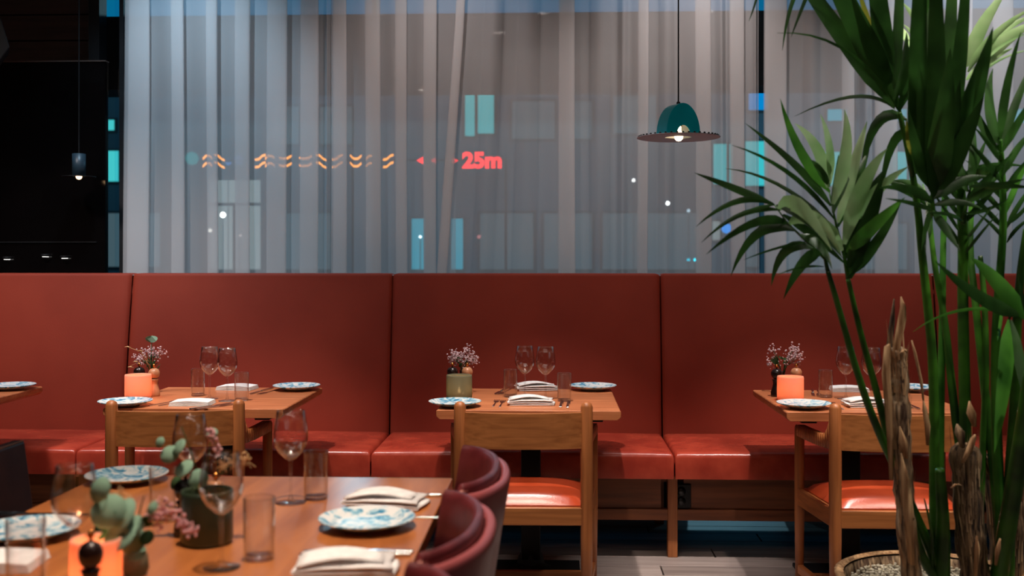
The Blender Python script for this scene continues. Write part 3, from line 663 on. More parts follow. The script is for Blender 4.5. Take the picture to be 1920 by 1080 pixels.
for k, d in back.items():
    T = TN[k]
    for i, (x, y) in enumerate(d['plates']):
        p = tg(x, y)
        if i == 0: p.x = max(p.x, TXP[k]-.357+.035)
        place('plate', mk_plate_rooted, (p.x, p.y, Z), .7*i+len(k), 'blue marbled plate at the %s corner of the %s' % (('near left', 'far right')[i], T), 'plate', 'marbled plates on the banquette tables')
    for i, (x, y) in enumerate(d['naps']):
        p = tg(x, y)
        if k == 'left' or (k == 'right' and i == 1): place('napflat', mk_napkin_flat, (p.x, p.y, Z), .04 if i == 0 else -.1, 'flat folded white napkin on the %s side of the %s' % (('chair', 'banquette')[i], T), 'napkin', 'white napkins on the banquette tables')
        else: place('napkin', mk_napkin, (p.x, p.y, Z), .05 if i == 0 else .2, 'draped white napkin on the %s side of the %s' % (('chair', 'banquette')[i], T), 'napkin', 'white napkins on the banquette tables')
    for i, (x, y) in enumerate(d['wines']):
        p = tg(x, y); place('wine', mk_wine, (p.x, p.y, Z), 0, 'empty wine glass on the %s, the %s' % (T, ('one nearer the candle', 'one farther from the candle')[i]), 'wine glass', 'wine glasses on the banquette tables').scale = (1.04,1.04,1.03)
    for i, (x, y) in enumerate(d['tums']):
        p = tg(x, y); place('tumbler', mk_tumbler, (p.x, p.y, Z), 0, 'clear water tumbler on the %s, %s the wine glasses' % (T, ('candle side of', 'far side of')[i]), 'tumbler', 'water tumblers on the banquette tables')
    for i, (x, y) in enumerate(d['forks']):
        p = tg(x, y); place('fork', mk_fork, (p.x, p.y+.02, Z), (.35 if k == 'left' else .03)*-1, 'steel fork on the %s, %s' % (T, ('outer of the pair', 'inner beside the napkin')[i]), 'fork', 'forks on the banquette tables')
    for i, (x, y) in enumerate(d['knives']):
        p = tg(x, y); place('knife', mk_knife, (p.x, p.y+.03, Z), (.5 if k == 'left' else .03)*-1, 'steel knife on the %s, %s' % (T, ('inner beside the napkin', 'outer of the pair')[i]), 'knife', 'knives on the banquette tables')
    for i, (x, y) in enumerate(d['bk']):
        p = tg(x, y); place('fork' if i else 'knife', mk_fork, (p.x, min(p.y, TYC+.24), Z), PI-.2, 'dark looking steel %s at the banquette place of the %s' % (('knife', 'fork')[i], T), ('knife', 'fork')[i], 'cutlery on the banquette side')
    p = tg(*d['candle']); cand = d['cand']
    place('candle'+cand, mk_candle(cand), (p.x, p.y, Z), 0, {'orange': 'glowing orange glass candle holder on the %s', 'grey': 'grey green glass candle holder with a flame on the %s'}[cand] % T, 'candle holder', 'candle holders on the banquette tables')
    flame_light((p.x, p.y, .75+.05), .40 if cand == 'orange' else .40)
    p2 = tg(*d['dark']); place('mdark', mk_mill(True), (p2.x, p2.y+.03, Z), 0, 'dark pepper mill behind the candle on the %s' % T, 'pepper mill', 'mills on the banquette tables')
    p2 = tg(*d['pale']); place('mpale', mk_mill(False), (p2.x, p2.y+.03, Z), 0, 'pale wooden salt mill behind the candle on the %s' % T, 'salt mill', 'mills on the banquette tables')
    p2 = tg(*d['bq']); b = mk_bouquet(d['bqk'], len(k)*3)(); b.location = (p2.x, p2.y+.075, Z); b.scale = (1.25,1.25,1.18)
    tag(b, {'left': 'small posy with eucalyptus leaf and dry grass on the left table', 'middle': 'bushy pale pink heather posy on the middle table', 'right': 'white heather sprigs with green leaf on the palm side table'}[k], 'bouquet', 'posies on the banquette tables')
p = P(10, 727, 4.62); place('plate', mk_plate_rooted, (min(p.x, far.x-.09), 4.70, Z), 1, 'blue marbled plate on the cut off table at the left edge', 'plate', 'marbled plates on the banquette tables')

# ---------------------------------------------------------------- teal pendant
p = P(1272, 258, 4.45)
pl = empty('pendant_lamp', (p.x, p.y, p.z), 0, 'teal hat shaped pendant lamp with wide flat brim and glowing bulb', 'lamp')
Wd, Dp, Hh = .091, .038, .138
def arch(w, h, n=20): return [(w*math.cos(PI*i/n)*(1 if True else 1), h*math.sin(PI*i/n)**.92) for i in range(n+1)]
R = Matrix.Rotation(math.radians(27), 4, 'Z')
def rot(v): return tuple(R @ Vector(v))
outer = arch(Wd*.90, Hh); inner = arch(.034, .048); n = len(outer)
mb = MB()
for yy in (-Dp, Dp):
    vs_ = [rot((x, yy, z)) for x, z in outer]+[rot((x, yy, z)) for x, z in inner]
    mb.add(vs_, [(i, i+1, n+i+1, n+i) if yy < 0 else (i+1, i, n+i, n+i+1) for i in range(n-1)])
vs_ = [rot((x, -Dp, z)) for x, z in outer]+[rot((x, Dp, z)) for x, z in outer]
mb.add(vs_, [(i+1, i, n+i, n+i+1) for i in range(n-1)])
sh = mb.build('shade', M['teal'], pl, False, solid=.0025)
vs_ = [rot((x*.93, -Dp*.9, z*.95)) for x, z in outer]+[rot((x*.93, Dp*.9, z*.95)) for x, z in outer]
MB().add(vs_, [(i, i+1, n+i+1, n+i) for i in range(n-1)]).add([rot((x*.93, Dp*.92, z*.95)) for x, z in outer], [tuple(range(n))]).build('white_lining', mat('white_lining', sr(235,230,222), .6), pl)
for poly in sh.data.polygons: poly.use_smooth = False
MB().lathe([(.055,.0),(.166,-.002),(.171,-.001),(.172,.001),(.166,.002),(.055,.002)], 56).build('brim', mat('grey_brim', sr(150,152,166), .5, .2), pl, True)
rim = MB()
for k in range(44):
    a = 2*PI*k/44; rim.lathe([(.0045,.0),(.0045,.004),(.002,.006),(.001,.006)], 6, (.164*math.cos(a), .164*math.sin(a), .002))
rim.build('rivets', M['black'], pl)['kind'] = 'stuff'
MB().lathe([(.001,-.017),(.010,-.0145),(.017,-.006),(.0185,.004),(.015,.018),(.010,.028),(.010,.045),(.001,.045)], 24, (0,-.012,0)).build('bulb', emis('warm_bulb', (1,.76,.5,1), 4.5), pl, True)
MB().lathe([(.014,.045),(.014,.085),(.001,.086)], 16, (0,-.012,0)).build('lamp_socket', M['brass'], pl, True)
MB().tube([(0,0,.128),(0,0,.15),(0,0,3.4-p.z)], [.006,.003,.0028], 8).build('cord', M['black'], pl)
MB().lathe([(.001,.132),(.008,.134),(.008,.146),(.004,.15),(.001,.15)], 12).build('cord_grip', M['black'], pl, True)

# ---------------------------------------------------------------- foreground table
fx0, fx1, fy0, fy1 = -1.225, -.272, .55, 2.836
bt = empty('large_table', ((fx0+fx1)/2, (fy0+fy1)/2, 0), label='large oak table laid for several guests in front of everything', cat='table')
cx, cy = bt.location.x, bt.location.y
MB().box(fx0-cx, fx1-cx, fy0-cy, fy1-cy, .716, .75).build('table_top', M['bigtop'], bt, bevel=.004)
MB().box(fx0-cx+.05, fx1-cx-.05, fy0-cy+.05, fy1-cy-.05, .66, .7155).build('apron', M['black'], bt, bevel=.003)
for yy in (1.1, 2.3):
    MB().box(-.05,.05,yy-cy-.05,yy-cy+.05,.02,.66).build('column', M['black'], bt, bevel=.004)
    MB().box(-.3,.3,yy-cy-.08,yy-cy+.08,0,.02).build('base_plate', M['black'], bt, bevel=.003)
def fgp(x, y): return G(x, y, .75)
FG = 'laid on the large table'
for x, y, lb in ((688,988,'blue marbled plate nearest the oxblood chairs on the large table'),(238,903,'blue marbled plate at the far end of the large table'),(52,1007,'blue marbled plate behind tumbler on the large table left side')):
    p = fgp(x, y); place('plate', mk_plate_rooted, (p.x, p.y, Z), x*.01, lb, 'plate', 'marbled plates on the large table')
p = fgp(724, 948); place('napkin', mk_napkin, (p.x, p.y, Z), -.12, 'folded white napkin at the far right corner of the large table', 'napkin', 'white napkins on the large table')
p = fgp(650, 1072); place('napkin', mk_napkin, (p.x, p.y, Z), .12, 'bright white napkin below the marbled plate at the picture bottom', 'napkin', 'white napkins on the large table')
p = fgp(-6, 1062); place('napflat', mk_napkin_flat, (p.x, p.y, Z), .1, 'white napkin cut by the left picture edge', 'napkin', 'white napkins on the large table')
for x, y, a, lb in ((665,1042,-PI/2,'steel knife above the bright napkin, upper one'),(672,1036,-PI/2+.04,'steel knife lying behind another above the bright napkin'),(745,930,-PI/2,'steel knife with its handle beyond the far napkin'),(90,968,-PI/2,'steel knife by the dark leather chair')):
    p = fgp(x, y); o = place('knife', mk_knife, (p.x, p.y, Z), PI/2, lb, 'knife', 'knives on the large table')
for x, y, lb in ((745,971,'steel fork tucked behind the marbled plate'),(70,964,'steel fork by the dark leather chair')):
    p = fgp(x, y); place('fork', mk_fork, (p.x, p.y, Z), PI/2, lb, 'fork', 'forks on the large table')
for x, y, s, lb in ((545,943,1.04,'tall wine glass standing alone by the far tumbler'),(415,1064,1.02,'near wine glass in front of the green candle cup'),(357,951,1.03,'wine glass behind the flowers, seen against the oak chair'),(140,1092,1.0,'wine glass at left behind the eucalyptus')):
    p = fgp(x, y); o = place('wine', mk_wine, (p.x, p.y, Z), 0, lb, 'wine glass', 'wine glasses on the large table'); o.scale = (s, s, s)
for x, y, s, lb in ((592,935,1.0,'tumbler beside the lone tall wine glass'),(486,1048,1.04,'near tumbler right of the near wine glass'),(305,972,1.0,'tumbler half behind the dark pepper mill'),(48,1110,1.12,'tumbler at the bottom left in front of the plate')):
    p = fgp(x, y); o = place('tumbler', mk_tumbler, (p.x, p.y, Z), 0, lb, 'tumbler', 'tumblers on the large table'); o.scale = (s, s, s)
p = fgp(388, 1018); place('candlegreen', mk_candle('green'), (p.x, p.y, Z), 0, 'dark green ceramic candle cup on the large table', 'candle holder', 'candle holders on the large table')
PROTO['candlegreen'].scale = (.98,.98,1.08)
p = fgp(180, 1112); o = place('candleorange', mk_candle('orange'), (p.x, p.y, Z), 0, 'orange candle glass behind the near pepper mill', 'candle holder', 'candle holders on the large table'); flame_light((p.x, p.y, .80), .32); o.scale = (.8,.8,.95)
p = fgp(348, 1004); place('mdark', mk_mill(True), (p.x, p.y, Z), 0, 'dark pepper mill beside the green candle cup', 'pepper mill', 'mills on the large table')
p = fgp(404, 1000); place('mpale', mk_mill(False), (p.x, p.y, Z), 0, 'pale salt mill behind the green candle cup', 'salt mill', 'mills on the large table').scale = (.9,.9,.95)
p = G(170, 1150, .75); place('mdark', mk_mill(True), (p.x, p.y, Z), 0, 'dark pepper mill in front of the orange glass at the picture bottom', 'pepper mill', 'mills on the large table').scale = (.82,.82,1)
# foreground posies (built at their real place from measured stems)
def disc_leaf(mb, c, r, nrm, cup=.2):
    nrm = Vector(nrm).normalized(); a = nrm.orthogonal().normalized(); b = nrm.cross(a); c = Vector(c); n = 14
    mb.add([c-nrm*r*cup]+[c+(a*math.cos(2*PI*k/n)+b*math.sin(2*PI*k/n)*.92)*r for k in range(n)], [(0, k+1, (k+1) % n+1) for k in range(n)])
def posy(name, base, label, stems, leaves, spikes, plumes, vasem):
    b = Vector(base); e = empty(name, b, label=label, cat='bouquet', group='posies on the large table')
    MB().lathe([(.001,0),(.019,0),(.024,.012),(.022,.035),(.012,.055),(.0095,.085),(.0115,.09),(.010,.09),(.008,.08),(.001,.06)], 20).build('bud_vase', vasem, e, True)
    R_ = lambda q: tuple(Vector(q)-b)
    rr = random.Random(3)
    for tipq in stems:
        t = Vector(R_(tipq)); MB().tube([(0,0,.05),(t.x*.15,t.y*.15,.09),(t.x*.6,t.y*.6,.09+(t.z-.09)*.6), t], [.002,.0018,.0014,.001], 6).build('stem', M['greenleaf'], e, True)
    for (q, r) in leaves:
        mb = MB(); disc_leaf(mb, R_(q), r, (rr.uniform(-.8,.8), -1, rr.uniform(-.5,1.0)), .12); mb.build('leaf', M['eucal'] if rr.random() < .75 else M['greenleaf'], e, True, solid=.0008)
    for pts, r0 in spikes:
        mb = MB()
        for i in range(len(pts)-1):
            a, c = Vector(R_(pts[i])), Vector(R_(pts[i+1]))
            for k in range(26):
                t = k/26; q = a.lerp(c, t); q += Vector((rr.gauss(0,1), rr.gauss(0,1), rr.gauss(0,1)))*r0*.5; mb.ball(q, rr.uniform(.0022,.0042), 6, 4)
        mb.build('flower_spike', M['pink'], e, True)['kind'] = 'stuff'
    for q in plumes:
        c = Vector(R_(q)); mb = MB()
        for k in range(30):
            dv = Vector((rr.uniform(-1,1), rr.uniform(-1,1), rr.uniform(-.6,1))).normalized()*rr.uniform(.008,.022)
            mb.tube([c, c+dv*.6, c+dv+Vector((0,0,-.003))], [.0006,.0006,.0012], 4)
        mb.build('plume', M['straw'], e, True)['kind'] = 'stuff'
    return e
b1 = fgp(376, 998)
posy('bouquet', (b1.x, b1.y+.03, Z), 'posy with upright pink spike and straw plume by the green cup',
    [P(395,820,2.2), P(445,860,2.2), P(330,890,2.25), P(340,800,2.2), P(385,850,2.2)],
    [(P(300,829,2.2),.012),(P(318,852,2.2),.020),(P(336,838,2.2),.019),(P(345,878,2.2),.022),(P(372,898,2.2),.022),(P(330,905,2.22),.016),(P(398,812,2.2),.012)],
    [([P(392,806,2.2), P(402,822,2.2), P(410,856,2.2)], .008)], [P(448,858,2.2), P(462,866,2.2), P(440,868,2.2), P(420,870,2.21)], M['greyglass'])
b2 = fgp(246, 1084)
posy('bouquet', (b2.x, b2.y+.02, Z), 'eucalyptus and pink flower posy at the bottom left of the large table',
    [P(195,930,1.85), P(330,975,1.85), P(270,930,1.85), P(240,980,1.85), P(215,960,1.85)],
    [(P(188,918,1.85),.024),(P(203,958,1.85),.032),(P(228,968,1.86),.036),(P(225,1005,1.84),.034),(P(245,1010,1.85),.026),(P(192,990,1.87),.022),(P(250,985,1.85),.020),(P(286,952,1.85),.014),(P(276,978,1.85),.012),(P(275,1008,1.85),.014),(P(255,1035,1.85),.018)],
    [([P(300,945,1.85), P(322,962,1.85), P(345,985,1.85), P(364,998,1.85)], .014), ([P(292,965,1.86), P(305,985,1.86)], .014)], [P(225,930,1.88)], M['greyglass'])
# ---------------------------------------------------------------- foreground leather chairs
def mk_tub():
    e = empty('leather_chair')
    path = chaikin([(-.095,.252),(-.06,.235),(-.022,.18),(0,.10),(.006,0),(0,-.10),(-.022,-.18),(-.05,-.235),(-.07,-.252)], 2)
    def shell(off0, off1, z0, z1, m, name, top_round=True):
        mb = MB(); n = len(path); secs = []
        nor = []
        for i in range(n):
            a = path[max(0, i-1)]; b = path[min(n-1, i+1)]; t = Vector((b[0]-a[0], b[1]-a[1])).normalized(); nor.append((-t.y, t.x))
        prof = [(off0, z0), (off1, z0), (off1, z1-.02)] + [(off0+(off1-off0)*(.5+.5*math.cos(a)), z1-.02+.02*math.sin(a)) for a in [PI*k/6 for k in range(1, 6)]] + [(off0, z1-.02)]
        v = []
        for i in range(n):
            droop = .0
            for o_, z in prof:
                rec = .16*(z-.85)
                v.append((path[i][0]+nor[i][0]*o_+rec, path[i][1]+nor[i][1]*o_, z))
        k = len(prof); f = [(i*k+j, (i+1)*k+j, (i+1)*k+(j+1) % k, i*k+(j+1) % k) for i in range(n-1) for j in range(k)]
        f += [tuple(range(k)), tuple(range((n-1)*k, n*k))[::-1]]
        mb.add(v, f); return mb.build(name, m, e, True, bevel=0)
    shell(-.002, .024, .44, .832, M['oxlit'], 'inner_back'); shell(-.026, -.0025, .44, .85, M['oxblood'], 'outer_back')
    # worn piping along the top
    mb = MB(); mb.tube([(x-.012, y, .834) for x, y in path], .0035, 8); mb.build('piping', mat('pale_seam', sr(190,130,115), .5), e, True)
    MB().box(-.50,-.09,-.25,.25,.36,.47).build('seat', M['oxblood'], e, bevel=.03, seg=4)
    for sx in (-.47,-.11):
        for sy in (-.21,.21): MB().tube([(sx, sy, .36), (sx*1.02, sy*1.05, 0)], [.018,.012], 10).build('leg', M['darkwood'], e, True)
    return e
for k, (yc, x) in enumerate(((2.53, -.128), (1.985, -.134), (1.455, -.13))):
    place('tub', mk_tub, (x, yc, 0), (.03, -.03, 0)[k], ['curved oxblood leather chair farthest along the large table', 'curved oxblood leather chair in the middle of the row beside the large table', 'oxblood leather chair just entering at the picture bottom'][k], 'chair', 'oxblood leather chairs at the large table')
dc = empty('leather_chair', (-1.40, 2.53, 0), label='near black leather chair with stitched edge at the left picture edge', cat='chair')
MB().hexa([(.0,-.26,.40),(.05,-.26,.40),(.05,.26,.40),(.0,.26,.40)], [(-.05,-.27,.85),(-.015,-.27,.85),(-.015,.27,.85),(-.05,.27,.85)]).build('backrest', M['dkleather'], dc, bevel=.01, seg=3)
MB().box(.06,.5,-.25,.25,.36,.46).build('seat', M['dkleather'], dc, bevel=.025, seg=3)
for sx in (.06,.46):
    for sy in (-.21,.21): MB().tube([(sx, sy, .36), (sx, sy*1.05, 0)], [.018,.012], 10).build('leg', M['darkwood'], dc, True)
st = MB()
for k in range(60):
    y = -.262+.524*k/59; st.ball((-.018, y, .848), .0032, 6, 4)
st.build('stitching', mat('stitch_thread', sr(120,84,70), .6), dc, True)['kind'] = 'stuff'

# ---------------------------------------------------------------- planter and palm
YP = 3.2
pc = P(1755, 1080, YP); rimz = .385
plc = empty('planter', (pc.x, YP, 0), label='round planter with pale cracked rim filled with white gravel', cat='planter')
MB().lathe([(.001,0),(.22,0),(.24,.02),(.28,rimz-.03),(.285,rimz),(.262,rimz),(.255,rimz-.03),(.25,rimz-.06),(.001,rimz-.06)], 40).build('pot', M['bark'], plc, True)
MB().lathe([(.262,rimz),(.285,rimz),(.289,rimz+.008),(.275,rimz+.014),(.262,rimz+.006)], 40).build('rim', M['husk'], plc, True)
gr = MB(); rg = random.Random(5)
for k in range(3200):
    a = rg.uniform(0, 2*PI); r = .25*math.sqrt(rg.random()); s = rg.uniform(.003,.0065)
    gr.ball((r*math.cos(a), r*math.sin(a), rimz-.03+rg.uniform(-.004,.012)), s, 5, 3, .7)
gr.build('gravel', M['gravel'], plc)['kind'] = 'stuff'
MB().lathe([(.001,0),(.252,0),(.252,.03),(.001,.03)], 30, (0,0,rimz-.06)).build('soil', mat('soil', sr(60,45,34), .9), plc)
pm = empty('kentia_palm', (pc.x, YP, rimz-.03), label='tall kentia palm with dark arching fronds and brown trunks', cat='plant')
po_ = pm.location.copy()
def LP(x, y, Y): return P(x, y, Y)-po_
SC = YP/F
def stalk(pts, w0, w1, m=None, name='stem', Y=YP, yb=None, n=10):
    q = [LP(x, y, (yb if yb else YP)+(Y-(yb if yb else YP))*min(1, i/max(1, len(pts)-1))) for i, (x, y) in enumerate(pts)]
    # smooth
    c = [(v.x, v.y, v.z) for v in q]
    for _ in range(2):
        r_ = [c[0]]
        for a, b in zip(c, c[1:]): r_ += [tuple(.75*a[i]+.25*b[i] for i in range(3)), tuple(.25*a[i]+.75*b[i] for i in range(3))]
        c = r_+[c[-1]]
    m_ = len(c); rad = [(w0+(w1-w0)*i/(m_-1))*SC/2 for i in range(m_)]
    return MB().tube(c, rad, n).build(name, m or M['stem'], pm, True)
stalk([(1768,1100),(1722,1040),(1690,900),(1640,795),(1604,690),(1572,575),(1552,508)], 20, 8, Y=3.0)
stalk([(1775,1110),(1752,1045),(1700,930),(1668,830),(1640,720),(1612,620),(1590,523)], 22, 8, Y=3.1)
stalk([(1768,1100),(1752,1000),(1752,850),(1750,680),(1738,560),(1728,470),(1722,400),(1712,330),(1700,270),(1686,210)], 22, 9, Y=3.15)
stalk([(1760,1090),(1762,900),(1764,740),(1767,600),(1768,470),(1772,330),(1776,250)], 18, 8, M['leafmix'], Y=3.35)
stalk([(1830,1080),(1812,900),(1808,700),(1805,560),(1806,440),(1800,340)], 24, 17, Y=3.2)
stalk([(1850,1090),(1798,840),(1782,700),(1772,600),(1752,500),(1742,400)], 20, 8, Y=3.3)
stalk([(1880,1090),(1872,900),(1866,720),(1868,600),(1878,480),(1882,400),(1878,300),(1874,262)], 22, 9, M['leafmix'], Y=3.1)
stalk([(1880,1090),(1862,860),(1845,720),(1828,560),(1818,470),(1822,360),(1830,300)], 20, 8, Y=3.4)
stalk([(1890,1100),(1893,900),(1902,780),(1905,640),(1912,520),(1925,430)], 24, 12, Y=3.1)
stalk([(1870,1100),(1895,950),(1912,850),(1935,700)], 34, 26, Y=2.95)
stalk([(1765,1100),(1768,1020),(1768,960),(1762,880)], 34, 16, Y=3.1)
stalk([(1840,1090),(1836,1000),(1840,900),(1850,700),(1846,560),(1838,480)], 18, 9, Y=3.3)
stalk([(1745,1090),(1750,1030),(1745,985),(1733,935)], 9, 2, Y=3.05)
# trunks: ragged tubes
def trunk(pts, w, Y, m, seed):
    r = random.Random(seed); q = [LP(x, y, Y) for x, y in pts]; c = []
    for a, b in zip(q, q[1:]):
        for k in range(6): c.append(a.lerp(b, k/6))
    c.append(q[-1]); rad = [w*SC/2*(1+r.uniform(-.14,.14)) for _ in c]; rad[-1] *= .5
    o = MB().tube(c, rad, 14); o.v = [(x+r.uniform(-.0016,.0016), y+r.uniform(-.0016,.0016), z) for x, y, z in o.v]
    t = o.build('trunk', m, pm, True)
    return t
def fibres(t, pts, w, Y, n, seed):
    r = random.Random(seed); mb = MB(); q = [LP(x, y, Y) for x, y in pts]
    for k in range(n):
        u = r.uniform(0, len(q)-1.3); i = int(u); a = q[i].lerp(q[i+1], u-i); L_ = r.uniform(.04, .12); an = r.uniform(PI, 2*PI); R0 = w*SC/2
        c = a+Vector((R0*math.cos(an)*1.02, R0*math.sin(an)*1.02, 0)); d = (q[min(i+1, len(q)-1)]-q[i]).normalized()
        o_ = Vector((math.cos(an), math.sin(an), 0))*r.uniform(.0, .012); s_ = Vector((-math.sin(an), math.cos(an), 0))*r.uniform(.0008, .003)
        mb.add([c-s_, c+s_, c+d*L_*.5+s_*.8+o_*.3, c+d*L_*.5-s_*.8+o_*.3, c+d*L_+o_], [(0,1,2,3),(3,2,4)])
    mb.build('fibres', M['husk' if seed % 2 else 'bark'], t)['kind'] = 'stuff'
t1 = trunk([(1712,1100),(1700,1000),(1692,880),(1688,760),(1684,690),(1682,650)], 34, 3.12, M['bark'], 1)
t2 = trunk([(1830,1100),(1818,1000),(1812,900),(1808,830)], 50, 3.18, M['bark2'], 2)
t3 = trunk([(1880,1100),(1870,1000),(1862,900),(1850,850)], 34, 3.3, M['bark2'], 3)
t4 = trunk([(1905,1100),(1906,1000),(1900,930)], 30, 3.25, M['bark2'], 4)
fibres(t1, [(1712,1100),(1700,1000),(1692,880),(1688,760),(1684,690),(1682,655)], 34, 3.12, 90, 1)
fibres(t2, [(1830,1100),(1818,1000),(1812,900),(1808,840)], 50, 3.18, 90, 2)
fibres(t3, [(1880,1100),(1870,1000),(1862,900),(1850,860)], 34, 3.3, 50, 3)
fibres(t4, [(1905,1100),(1906,1000),(1900,930)], 30, 3.25, 40, 4)
def husk(pts, w, Y, t, mm='husk'):
    q = [LP(x, y, Y) for x, y in pts]; v = []; n = len(q)
    for i, a in enumerate(q):
        s = math.sin(PI*(.12+.88*i/(n-1)))*w*SC/2+.0008
        v += [a+Vector((-s,.004,0)), a+Vector((0,-.004,0)), a+Vector((s,.004,0))]
    f = []
    for i in range(n-1): f += [(3*i,3*i+1,3*i+4,3*i+3),(3*i+1,3*i+2,3*i+5,3*i+4)]
    MB().add(v, f).build('husk', M[mm], t, True, solid=.002)
husk([(1680,680),(1684,640),(1692,600),(1694,575),(1690,556)], 14, 3.10, t1)
husk([(1672,690),(1668,650),(1674,600),(1677,560)], 10, 3.14, t1, 'bark2')
husk([(1672,900),(1668,780),(1662,700),(1664,650),(1668,645)], 14, 3.08, t1)
husk([(1700,860),(1694,830),(1688,800)], 16, 3.07, t1)
husk([(1712,1060),(1704,960),(1698,900),(1690,850)], 18, 3.06, t1)
husk([(1688,664),(1696,656),(1702,662)], 6, 3.08, t1)
husk([(1806,868),(1818,845),(1826,822),(1829,815)], 12, 3.1, t2)
husk([(1806,840),(1800,810),(1795,795)], 18, 3.12, t2, 'bark')
husk([(1828,800),(1822,775),(1818,752)], 16, 3.1, t2)
husk([(1784,915),(1794,908),(1802,910)], 6, 3.1, t2)
husk([(1740,835),(1740,800),(1735,770),(1732,750)], 9, 3.1, t1)
husk([(1732,750),(1728,715),(1716,660),(1710,638)], 4, 3.1, t1)
husk([(1830,1085),(1833,1030),(1832,1005)], 9, 3.0, t2)
husk([(1868,1060),(1872,1030),(1876,1010)], 8, 3.0, t3)
# fronds with leaflets
def leaflet(parent, a, c, b, w, Ya, Yb, m, rnd):
    A = P(a[0], a[1], Ya); B = P(b[0], b[1], Yb); Cc = P(c[0], c[1], (Ya+Yb)/2)
    n = 9; v = []; view = Vector((0, 1, 0)); tw = rnd.uniform(-.5, .5)
    for i in range(n+1):
        t = i/n; q = A*(1-t)**2+Cc*2*t*(1-t)+B*t*t
        d = ((Cc-A)*2*(1-t)+(B-Cc)*2*t).normalized(); s = d.cross(view); s = s.normalized() if s.length > .05 else Vector((0,0,1))
        s = (Matrix.Rotation(tw*(1-.6*t), 3, d) @ s); nn = d.cross(s)
        wd = w*SC*.5*(min(1, (t*3.6+.13))**.8)*(1-t**2.6)+.0004
        v += [q-s*wd-po_, q+nn*wd*.28-po_, q+s*wd-po_]
    f = []
    for i in range(n): f += [(3*i,3*i+1,3*i+4,3*i+3),(3*i+1,3*i+2,3*i+5,3*i+4)]
    return MB().add(v, f).build('leaflet', m, parent, True)
def frond(rachis, Y, leaves, w0=8, seed=1, wf=1.0):
    r = random.Random(seed); q = [LP(x, y, Y+(i*.01)) for i, (x, y) in enumerate(rachis)]
    fr = MB().tube(q, [(w0*(1-.7*i/(len(q)-1)))*SC/2 for i in range(len(q))], 8).build('frond', M['stem'], pm, True)
    for L_ in leaves:
        a, c, b, w_ = L_[:4]; m = M[L_[4]] if len(L_) > 4 else M['leaf']
        leaflet(fr, a, c, b, w_*wf, Y+r.uniform(-.01,.01), Y+r.uniform(-.22,.10), m, r)
    return fr
frond([(1552,508),(1547,485),(1513,453),(1478,420),(1452,384)], 3.0, [
 ((1452,384),(1376,352),(1302,324),16),((1450,382),(1385,352),(1305,425),12),((1463,394),(1390,380),(1315,455),10),((1478,420),(1425,388),(1324,477),17),
 ((1490,432),(1412,400),(1370,518),20),((1524,466),(1462,440),(1446,536),20),((1543,474),(1505,470),(1469,561),24),((1513,453),(1455,462),(1395,487),5),((1545,500),(1500,495),(1455,517),4),
 ((1460,394),(1490,345),(1560,470),30,'leafpale'),((1480,420),(1530,372),(1578,480),28,'leafpale'),((1455,385),(1505,390),(1582,486),16),((1468,402),(1530,440),(1590,500),15),((1500,440),(1545,450),(1560,505),18),((1452,384),(1400,390),(1345,430),7)], 8, 11)
frond([(1590,523),(1583,480),(1570,432),(1562,394),(1554,356)], 3.1, [
 ((1558,386),(1505,310),(1397,231),16),((1566,413),(1490,307),(1372,272),9),((1571,436),(1471,326),(1361,316),8),((1556,360),(1490,290),(1463,185),20,'leafmix'),((1552,352),(1545,270),(1490,231),22,'leafpale'),
 ((1557,345),(1562,268),(1538,214),18,'leafpale'),((1562,383),(1600,275),(1583,204),24,'leafpale'),((1564,395),(1590,300),(1600,330),18),((1571,417),(1600,310),(1626,227),24,'leafpale'),((1571,425),(1610,330),(1630,280),22),((1583,458),(1612,330),(1664,278),30,'leafpale'),
 ((1583,464),(1620,380),(1655,320),28),((1587,474),(1640,420),(1697,370),26,'leafmix'),((1585,440),(1634,350),(1704,312),24,'leafpale'),((1590,500),(1630,430),(1662,310),32),((1592,515),(1640,470),(1690,378),26),((1587,485),(1600,400),(1640,340),30),((1580,470),(1560,440),(1530,400),22,'leafpale'),((1575,450),(1548,420),(1520,395),20,'leafpale'),((1594,522),(1612,450),(1640,420),26),((1562,400),(1575,330),(1572,290),18),((1556,350),(1535,310),(1520,300),14)], 8, 12)
frond([(1712,330),(1700,262),(1686,208),(1668,165),(1640,120)], 3.15, [
 ((1680,200),(1590,90),(1420,-160),40),((1672,180),(1610,50),(1480,-200),46),((1668,165),(1650,40),(1620,-240),42),((1673,172),(1692,60),(1685,-200),20),((1686,207),(1722,120),(1760,-200),30),
 ((1690,215),(1600,52),(1457,62),6),((1678,205),(1625,150),(1490,218),8),((1700,225),(1635,180),(1613,335),22),((1710,255),(1668,225),(1650,375),20),((1638,70),(1622,20),(1605,-30),12,'leafyellow'),((1640,120),(1610,60),(1580,-40),26),
 ((1708,290),(1700,250),(1700,222),9,'leafyellow'),((1712,330),(1735,260),(1722,150),34),((1688,210),(1650,120),(1600,0),26),((1675,190),(1700,130),(1700,60),20)], 9, 13)
frond([(1500,-80),(1520,-60),(1560,-70)], 3.2, [((1520,-60),(1478,-10),(1467,95),9),((1530,-50),(1505,10),(1483,70),8),((1430,-50),(1420,0),(1404,40),5)], 5, 14)
frond([(1800,340),(1775,300),(1762,240),(1770,180)], 3.05, [
 ((1730,335),(1708,130),(1740,-260),38),((1745,330),(1735,120),(1770,-280),44),((1755,330),(1785,160),(1790,-200),34),((1765,330),(1805,160),(1818,-160),30),((1772,320),(1825,200),(1862,50),42),((1760,320),(1700,240),(1712,120),32),((1775,330),(1800,260),(1830,120),40),((1740,340),(1730,250),(1745,130),30),((1765,335),(1785,260),(1800,150),34)], 9, 15)
